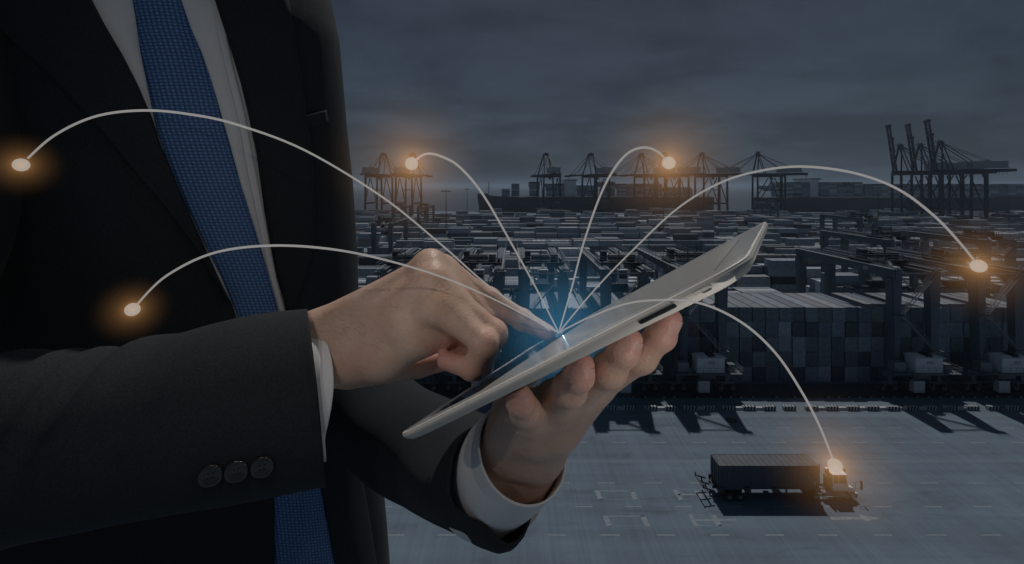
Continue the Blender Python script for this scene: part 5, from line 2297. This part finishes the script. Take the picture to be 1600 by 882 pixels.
# traced edges, top to bottom
TIE_L = [(205, -60), (211, 0), (222, 80), (236, 150), (247, 205), (262, 248), (290, 315), (320, 380), (345, 430), (368, 485), (400, 600), (418, 700), (425, 765), (428, 885), (432, 960)]
TIE_R = [(262, -60), (283, 0), (300, 50), (318, 90), (340, 160), (357, 220), (376, 290), (398, 360), (418, 430), (437, 500), (470, 620), (490, 720), (498, 765), (520, 885), (535, 960)]
SH_L = [(100, -60), (120, 0), (170, 70), (215, 150), (240, 230), (270, 330), (320, 480), (400, 700), (420, 800), (428, 960)]
SH_R = [(330, -60), (350, 0), (378, 120), (398, 230), (412, 330), (430, 430), (450, 500), (490, 700), (510, 800), (540, 960)]
shirt = panel('shirt_front', SH_L, SH_R, -60, 950, 0.0035, 0.003, M['shirt'], nu=26, nv=80, lift=lambda u, v_: 0.0012 * math.sin(11 * u + 6 * v_) + 0.0008 * math.sin(23 * u - 9 * v_))
tie = panel('tie', TIE_L, TIE_R, -55, 950, 0.0075, 0.004, tie_m, nu=12, nv=100, bulge=0.0045, uvs=True)
# shirt placket edge beside the tie
PK_L = [(322, -60), (328, 0), (350, 100), (371, 185), (384, 260), (402, 345), (420, 430), (440, 500)]
PK_R = [(326, -60), (341, 0), (362, 100), (383, 185), (397, 260), (413, 345), (429, 430), (446, 500)]
panel('placket', PK_L, PK_R, -55, 490, 0.0065, 0.003, M['shirt'], shirt, nu=4, nv=50)
# lapels and fronts
LAP_IN = [(118, -60), (147, 0), (170, 45), (196, 90), (220, 138), (240, 185), (252, 225), (268, 262), (300, 340), (345, 440), (365, 480), (395, 600), (416, 700), (424, 765), (426, 885), (430, 960)]
LAP_OUT = [(-60, -60), (0, 22), (60, 80), (120, 145), (180, 215), (230, 280), (275, 335), (310, 385), (350, 455), (360, 480)]
FRONT_OUT = [(-140, -60), (-100, 100), (-60, 300), (-40, 600), (-20, 960)]
panel('right_front', FRONT_OUT, LAP_IN, -60, 950, 0.0090, 0.003, suit, jacket, nu=20, nv=70)
panel('right_lapel', LAP_OUT, LAP_IN, -55, 470, 0.0150, 0.004, suit, jacket, nu=14, nv=60, lift=lambda u, v_: 0.004 * math.sin(PI * u) + (0.005 * (1 - u) ** 6))
RL_IN = [(318, -60), (334, 0), (352, 55), (372, 120), (388, 185), (400, 245), (411, 310), (422, 380), (438, 455), (444, 485), (470, 600), (492, 720), (499, 765), (519, 885), (533, 960)]
RL_OUT = [(430, -60), (441, 0), (452, 80), (464, 160), (474, 240), (481, 330), (478, 390), (462, 450), (447, 485)]
LF_OUT = [(700, -60), (700, 960)]
FR_R = [(500, -60), (506, 0), (520, 100), (530, 200), (538, 300), (545, 450), (550, 640), (554, 740), (562, 885), (570, 960)]
panel('left_front', RL_IN, [(x_ + 75, y_) for x_, y_ in RL_IN], -60, 950, 0.0085, 0.003, suit, jacket, nu=12, nv=70, lift=lambda u, v_: -0.0095 * u ** 2)
panel('left_lapel', RL_IN, RL_OUT, -55, 480, 0.0145, 0.004, suit, jacket, nu=12, nv=60, lift=lambda u, v_: 0.0035 * math.sin(PI * u) + 0.004 * u ** 6)
# breast pocket welt
WL = [(474, 176), (474, 201)]
WR = [(541, 176), (541, 182)]


def quad_panel(name, c4, off, thick, m_, parent, nu=10, nv=6):
    grid, nrm = [], []
    for j in range(nv + 1):
        v_ = j / nv
        for i in range(nu + 1):
            u = i / nu
            x = (c4[0][0] * (1 - u) + c4[1][0] * u) * (1 - v_) + (c4[3][0] * (1 - u) + c4[2][0] * u) * v_
            y = (c4[0][1] * (1 - u) + c4[1][1] * u) * (1 - v_) + (c4[3][1] * (1 - u) + c4[2][1] * u) * v_
            p, nn = on_torso(x, y, off)
            grid.append(p)
            nrm.append(nn)
    W_ = nu + 1
    N_ = len(grid)
    vs2 = [tuple(pl(p)) for p in grid] + [tuple(pl(p - nn * thick)) for p, nn in zip(grid, nrm)]
    fs2 = []
    for j in range(nv):
        for i in range(nu):
            a = j * W_ + i
            fs2 += [(a, a + W_, a + W_ + 1, a + 1), (N_ + a, N_ + a + 1, N_ + a + W_ + 1, N_ + a + W_)]
    rim = list(range(W_)) + [j * W_ + nu for j in range(1, nv + 1)] + [nv * W_ + i for i in range(nu - 1, -1, -1)] + [j * W_ for j in range(nv - 1, 0, -1)]
    for i in range(len(rim)):
        a, b2 = rim[i], rim[(i + 1) % len(rim)]
        fs2.append((a, b2, N_ + b2, N_ + a))
    mb = MB()
    mb.add(vs2, fs2)
    return mb.build(name, m_, parent, True)


quad_panel('breast_pocket', [(456, 187), (500, 174), (503, 192), (458, 206)], 0.0125, 0.004, suit, jacket)

# sleeves belong to the jacket
cloth_obj('right_sleeve', right_sleeve_rings, suit, 0.0022, jacket)
cloth_obj('left_sleeve', lrings, suit, 0.0022, jacket)
# cuff buttons on the right sleeve
but = MB()
rp = [(0.0, 0.0022), (0.0052, 0.0022), (0.0066, 0.0030), (0.0078, 0.0034), (0.0088, 0.0029), (0.0093, 0.0018), (0.0090, 0.0004), (0.0, 0.0)]
nb_ = 24
vs2, fs2 = [], []
for r0, z in rp:
    for k in range(nb_):
        a = 2 * PI * k / nb_
        vs2.append((r0 * math.cos(a), r0 * math.sin(a), z))
for i in range(len(rp) - 1):
    for k in range(nb_):
        a, b2 = i * nb_ + k, i * nb_ + (k + 1) % nb_
        fs2.append((a, a + nb_, b2 + nb_, b2))
but.add(vs2, fs2)
but_me = but.mesh('cuff_button', (M['button'],), True)
hol = MB()  # dark discs stand in for the shade inside the sewing holes
for sx_ in (-1, 1):
    for sy in (-1, 1):
        hol.cyl((sx_ * 0.0017, sy * 0.0017, 0.0021), (sx_ * 0.0017, sy * 0.0017, 0.00235), 0.0008, 8)
hol_me = hol.mesh('button_hole', (M['hole_dark'],))
sbv = BVHTree.FromPolygons([p for r_ in right_sleeve_rings for p in r_],
                           [(i * 64 + k, i * 64 + (k + 1) % 64, (i + 1) * 64 + (k + 1) % 64, (i + 1) * 64 + k) for i in range(110) for k in range(64)])
for px, py in ((331, 739.5), (371, 733), (411, 726)):
    r_ = Vector(((px - 800) / FPX, 1.0, (292 - py) / FPX)).normalized()
    h_ = sbv.ray_cast(Vector((0, 0, 0)), r_)
    if h_[0] is None:
        continue
    nn = h_[1] if h_[1].dot(r_) < 0 else -h_[1]
    nn = (nn * 0.55 - r_ * 0.45).normalized()
    o = link('cuff_button', but_me, jacket)
    o.scale = (0.84, 0.84, 0.95)
    o.rotation_euler = nn.to_track_quat('Z', 'Y').to_euler()
    o.location = pl(h_[0] + nn * 0.0022)
    link('button_hole', hol_me, o)

# shirt cuffs
ax_ = (rs_path[-1] - rs_path[-2]).normalized()
c0 = rs_path[-1] - ax_ * 0.06
c1 = rs_path[-1] + Vector((0, 0, 0.002))
cuffr = tube([c0, c0.lerp(c1, 0.5), c1, c1 + ax_ * 0.012], [(0.058, 0.050), (0.057, 0.050), (0.056, 0.050), (0.055, 0.049)], 48, 24)


def cuff_x(y):
    t_ = min(1, max(0, (y - 486) / 200))
    return hem_x(y) + 4 + 24 * math.sin(PI * t_ ** 0.85) * (1 if y < 690 else 0)


cs_ = [slide_to(p, cuff_x) for p in cuffr[24]]
for i in range(8, 25):
    f_ = (i - 8) / 16
    cuffr[i] = [p + hem_t * (cs_[k] * f_) for k, p in enumerate(cuffr[i])]
cloth_obj('right_cuff', cuffr, M['shirt'], 0.0018, shirt)
lax = (ls_path[-1] - ls_path[-2]).normalized()
lc = [Vector(L(752, 757, 0.388)), Vector(L(784, 734, 0.362)), Vector(L(806, 712, 0.345)), Vector(L(818, 702, 0.337))]
lcr = tube(lc, [(0.041, 0.042), (0.039, 0.040), (0.0375, 0.038), (0.0365, 0.037)], 48, 24)
cloth_obj('left_cuff', lcr, M['shirt'], 0.0016, shirt)

# trousers, shoes, hair: out of frame, so the figure stands on its feet
tr_m = suit
tz = MB()
for s in (-1, 1):
    rgs = []
    for z, r0 in ((-0.60, 0.12), (-0.80, 0.085), (-1.0, 0.075), (-1.175, 0.075)):
        c = Vector(B(s * 0.098, 0.008, z))
        rgs.append([tuple(pl(c + LEFTW * (r0 * math.cos(2 * PI * k / 24)) + FACE * (r0 * 1.1 * math.sin(2 * PI * k / 24)))) for k in range(24)])
    m2 = ring_mesh(rgs, False, False)
    tz.add(m2.v, m2.f)
c = Vector(B(0, 0.0, -0.5))
rgs = []
for z, a_, b2 in ((-0.30, 0.18, 0.115), (-0.45, 0.195, 0.125), (-0.62, 0.20, 0.13)):
    rgs.append([tuple(pl(Vector(B(0.03, 0.008, z)) + LEFTW * (a_ * math.cos(2 * PI * k / 32)) + FACE * (b2 * math.sin(2 * PI * k / 32)))) for k in range(32)])
m2 = ring_mesh(rgs, True, True)
tz.add(m2.v, m2.f)
tz.build('trousers', suit, person, True)
for s in (-1, 1):
    sh = MB()
    rgs = []
    for f_, w_, h_ in ((-0.07, 0.03, 0.06), (-0.04, 0.038, 0.085), (0.05, 0.042, 0.075), (0.13, 0.046, 0.05), (0.19, 0.03, 0.03)):
        c = Vector(B(s * 0.10, f_, -1.235))
        rgs.append([tuple(pl(c + LEFTW * (w_ * math.cos(2 * PI * k / 16)) + Vector((0, 0, max(0, h_ * (0.5 + 0.5 * math.sin(2 * PI * k / 16))))))) for k in range(16)])
    sh = ring_mesh(rgs, True, True)
    sh.build('shoe', M['button'], person, True)
hairm = mat('dark_hair', (0.02, 0.015, 0.012), 0.5)
hs_ = Sdf((-0.65, 0.35, 0.38), (-0.2, 0.85, 0.68), 0.006)
hs_.cone(B(0, 0.02, 0.545), B(0, 0.0, 0.53), 0.095, 0.098, 0.02)
hs_.cone(B(0, 0.10, 0.47), B(0, 0.14, 0.46), 0.075, 0.09, 0.01, cut=True)
v4, f4 = hs_.mesh()
me = bpy.data.meshes.new('hair')
me.from_pydata((v4 - PO).tolist(), [], f4.tolist())
me.polygons.foreach_set('use_smooth', np.ones(len(f4), bool))
link('hair', me, person, hairm)
tag(person, 'person in black suit, white shirt and blue tie tapping a tablet', 'person')

# the deck he stands on, just behind and below the frame
dk = MB().span(-3.0, 3.0, -3.0, 1.12, CAM_Z - 1.5, CAM_Z - 1.2375)
tag(dk.build('viewing_deck_floor', M['concrete']), kind='structure')
tw = MB().span(-2.4, 2.4, -3.0, -0.6, -0.01, CAM_Z - 1.5)
tag(tw.build('deck_pier', M['concrete']), kind='structure')

# ------------------------------------------------------------------ arcs of light rising from the touched spot
def glow_shell_mat(name, c, s, clear):
    """Part-clear glowing shell: light of an added lamp inside passes through it."""
    m = bpy.data.materials.new(name)
    m.use_nodes = True
    n, l = m.node_tree.nodes, m.node_tree.links
    n.clear()
    out = n.new('ShaderNodeOutputMaterial')
    em = n.new('ShaderNodeEmission')
    em.inputs['Color'].default_value = (*c, 1)
    em.inputs['Strength'].default_value = s
    tr_ = n.new('ShaderNodeBsdfTransparent')
    mx_ = n.new('ShaderNodeMixShader')
    mx_.inputs[0].default_value = clear
    l.new(em.outputs[0], mx_.inputs[1])
    l.new(tr_.outputs[0], mx_.inputs[2])
    l.new(mx_.outputs[0], out.inputs['Surface'])
    return m


arc_m = glow_shell_mat('arc_light', (1.0, 0.97, 0.94), 0.76, 0.30)
bead_m = glow_shell_mat('bead_light', (1.0, 0.96, 0.88), 0.95, 0.40)


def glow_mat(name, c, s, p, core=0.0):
    """Glow put in as an emissive volume round a bead or spark: it falls off from the centre to nothing at the rim."""
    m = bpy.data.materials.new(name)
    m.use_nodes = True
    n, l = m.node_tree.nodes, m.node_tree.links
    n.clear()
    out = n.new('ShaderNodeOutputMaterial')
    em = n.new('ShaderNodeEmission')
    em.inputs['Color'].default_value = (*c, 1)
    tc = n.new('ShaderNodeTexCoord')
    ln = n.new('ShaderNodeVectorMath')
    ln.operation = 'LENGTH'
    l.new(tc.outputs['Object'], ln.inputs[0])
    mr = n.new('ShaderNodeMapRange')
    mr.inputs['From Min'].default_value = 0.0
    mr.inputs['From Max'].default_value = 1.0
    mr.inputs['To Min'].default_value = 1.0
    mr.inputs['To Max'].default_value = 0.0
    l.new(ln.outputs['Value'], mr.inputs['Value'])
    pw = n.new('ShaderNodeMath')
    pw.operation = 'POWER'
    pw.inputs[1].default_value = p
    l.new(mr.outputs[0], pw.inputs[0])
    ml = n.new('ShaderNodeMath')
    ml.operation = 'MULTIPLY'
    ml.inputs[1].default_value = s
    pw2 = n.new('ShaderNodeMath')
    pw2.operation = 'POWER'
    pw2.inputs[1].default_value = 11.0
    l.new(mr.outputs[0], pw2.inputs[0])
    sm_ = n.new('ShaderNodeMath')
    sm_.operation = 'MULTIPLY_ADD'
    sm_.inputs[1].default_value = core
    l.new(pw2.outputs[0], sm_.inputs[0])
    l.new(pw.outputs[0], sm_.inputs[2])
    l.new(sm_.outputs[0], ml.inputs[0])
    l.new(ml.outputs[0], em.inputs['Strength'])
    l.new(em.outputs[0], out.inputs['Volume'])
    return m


def ball_mesh(name, m, seg=20):
    bm = bmesh.new()
    bmesh.ops.create_uvsphere(bm, u_segments=seg, v_segments=seg // 2 + 2, radius=1.0)
    me = bpy.data.meshes.new(name)
    bm.to_mesh(me)
    bm.free()
    me.materials.append(m)
    me.polygons.foreach_set('use_smooth', [True] * len(me.polygons))
    return me


T0 = (873, 520, 0.370)
ARCS = [  # bead depths set so the added lamps reach hands and suit from the front
    ([T0, (770, 452, 0.345), (690, 383, 0.33), (600, 310, 0.32), (480, 237, 0.29), (370, 195, 0.27), (290, 178, 0.25), (220, 173, 0.24), (150, 182, 0.225), (85, 212, 0.21), (33, 258, 0.20)], 10, 60,
     'glowing pale arc over the chest ending in the bead at the left picture edge'),
    ([T0, (770, 467, 0.335), (690, 433, 0.31), (600, 406, 0.30), (520, 390, 0.28), (430, 384, 0.255), (340, 394, 0.23), (262, 430, 0.20), (207, 484, 0.18)], 10, 60,
     'glowing pale arc over the sleeve ending in the bead above the cuff buttons'),
    ([T0, (840, 455, 0.345), (793, 370, 0.30), (755, 305, 0.27), (720, 263, 0.24), (690, 245, 0.22), (665, 241, 0.205), (643, 256, 0.19)], 10, 150,
     'glowing pale arc ending in the bead over the leftmost quay cranes'),
    ([T0, (892, 455, 0.38), (915, 370, 0.40), (945, 290, 0.43), (975, 245, 0.45), (1003, 231, 0.465), (1027, 237, 0.48), (1045, 255, 0.49)], 10, 150,
     'glowing pale arc ending in the bead over the central quay cranes'),
    ([T0, (930, 452, 0.355), (990, 390, 0.34), (1060, 325, 0.33), (1130, 284, 0.33), (1200, 265, 0.33), (1265, 261, 0.33), (1340, 272, 0.33), (1405, 297, 0.33), (1460, 338, 0.33), (1500, 380, 0.33), (1529, 416, 0.33)], 10, 105,
     'glowing pale arc ending in the bead at crane 353'),
    ([T0, (915, 499, 0.30), (975, 476, 0.245), (1040, 469, 0.195), (1100, 476, 0.183), (1160, 505, 0.178), (1210, 550, 0.173), (1250, 608, 0.168), (1281, 667, 0.164), (1305, 728, 0.16)], 10, 125,
     'glowing pale arc ending in the bead above the tractor cab')]
BEAD_W = 0.72
bead_me = ball_mesh('bead', bead_m)
HALO = {}
for pts, rb, rh_px, lab in ARCS:
    root = empty('light_arc', P(*pts[-1]))
    pv = [P(*q) - P(*pts[-1]) for q in pts]
    m_ = len(pv)
    N_ = 72
    mb = MB()
    rings = []
    for i in range(N_ + 1):
        x = i / N_ * (m_ - 1)
        k = min(int(x), m_ - 2)
        t_ = x - k
        p0, p1, p2, p3 = pv[max(k - 1, 0)], pv[k], pv[k + 1], pv[min(k + 2, m_ - 1)]
        c = 0.5 * ((2 * p1) + (p2 - p0) * t_ + (2 * p0 - 5 * p1 + 4 * p2 - p3) * t_ * t_ + (3 * p1 - p0 - 3 * p2 + p3) * t_ ** 3)
        if c.length < rb * 0.9 * pts[-1][2] / FPX:
            break                               # the filament ends at the bead's wall, clear of the added lamp
        tg = (p2 - p1).normalized()
        s_ = tg.cross(Vector((0, 1, 0))).normalized()
        w_ = s_.cross(tg)
        dep = c.y + P(*pts[-1]).y
        u = i / N_
        wpx = 1.05 + 0.85 * min(1, u / 0.55) - 0.4 * max(0, (u - 0.75) / 0.25)
        r0 = wpx * dep / FPX
        rings.append([tuple(c + (s_ * math.cos(2 * PI * j / 10) + w_ * math.sin(2 * PI * j / 10)) * r0) for j in range(10)])
    ring_mesh(rings, True, True).build('filament', arc_m, root, True)
    o = link('bead', bead_me, root)
    o.scale = (rb * pts[-1][2] / FPX,) * 3
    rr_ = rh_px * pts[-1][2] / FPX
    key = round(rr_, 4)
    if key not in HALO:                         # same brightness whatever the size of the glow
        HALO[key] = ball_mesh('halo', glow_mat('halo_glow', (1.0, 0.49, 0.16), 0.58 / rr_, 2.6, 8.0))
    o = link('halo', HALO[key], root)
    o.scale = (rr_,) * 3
    lp_ = bpy.data.lights.new('bead_fill_lamp', 'POINT')  # added fill lamp, brightens the front of hands and suit
    lp_.energy = BEAD_W
    lp_.color = (1.0, 0.93, 0.86)
    lp_.shadow_soft_size = 0.0
    lo_ = bpy.data.objects.new('bead_fill_lamp', lp_)
    col.objects.link(lo_)
    lo_.parent = root
    tag(root, lab, 'light arc', 'glowing arcs over the tablet')

# the blue spark under the fingertip
sp = empty('touch_spark', P(876, 518, 0.368))
spm = ball_mesh('spark_core', glow_shell_mat('spark_light', (0.85, 0.93, 1.0), 0.5, 0.4), 14)
o = link('spark_core', spm, sp)
o.scale = (0.0018,) * 3
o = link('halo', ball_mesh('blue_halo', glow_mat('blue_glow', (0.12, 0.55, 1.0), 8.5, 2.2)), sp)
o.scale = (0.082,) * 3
tag(sp, 'small blue-white spark glowing under the tapping fingertip', 'spark')
lt = bpy.data.lights.new('spark_lamp', 'POINT')  # point lamp added inside the touch glow
lt.energy = 0.03
lt.color = (0.35, 0.72, 1.0)
lt.shadow_soft_size = 0.0
lt.specular_factor = 0.1
lo = bpy.data.objects.new('spark_lamp', lt)
col.objects.link(lo)
lo.parent = sp
lo.location = Vector((0.0, 0.0, 0.0))

# ------------------------------------------------------------------ sea haze over the whole terminal
hz = bpy.data.materials.new('sea_haze')
hz.use_nodes = True
n, l = hz.node_tree.nodes, hz.node_tree.links
n.clear()
out = n.new('ShaderNodeOutputMaterial')
pv_ = n.new('ShaderNodeVolumePrincipled')
pv_.inputs['Color'].default_value = (0.60, 0.78, 1.0, 1)
pv_.inputs['Density'].default_value = 0.00017
pv_.inputs['Anisotropy'].default_value = 0.3
l.new(pv_.outputs[0], out.inputs['Volume'])
tag(MB().span(-31000, 31000, -500, 41000, -8, 112).build('haze', hz), 'thin sea haze over the terminal', 'haze', kind='stuff')
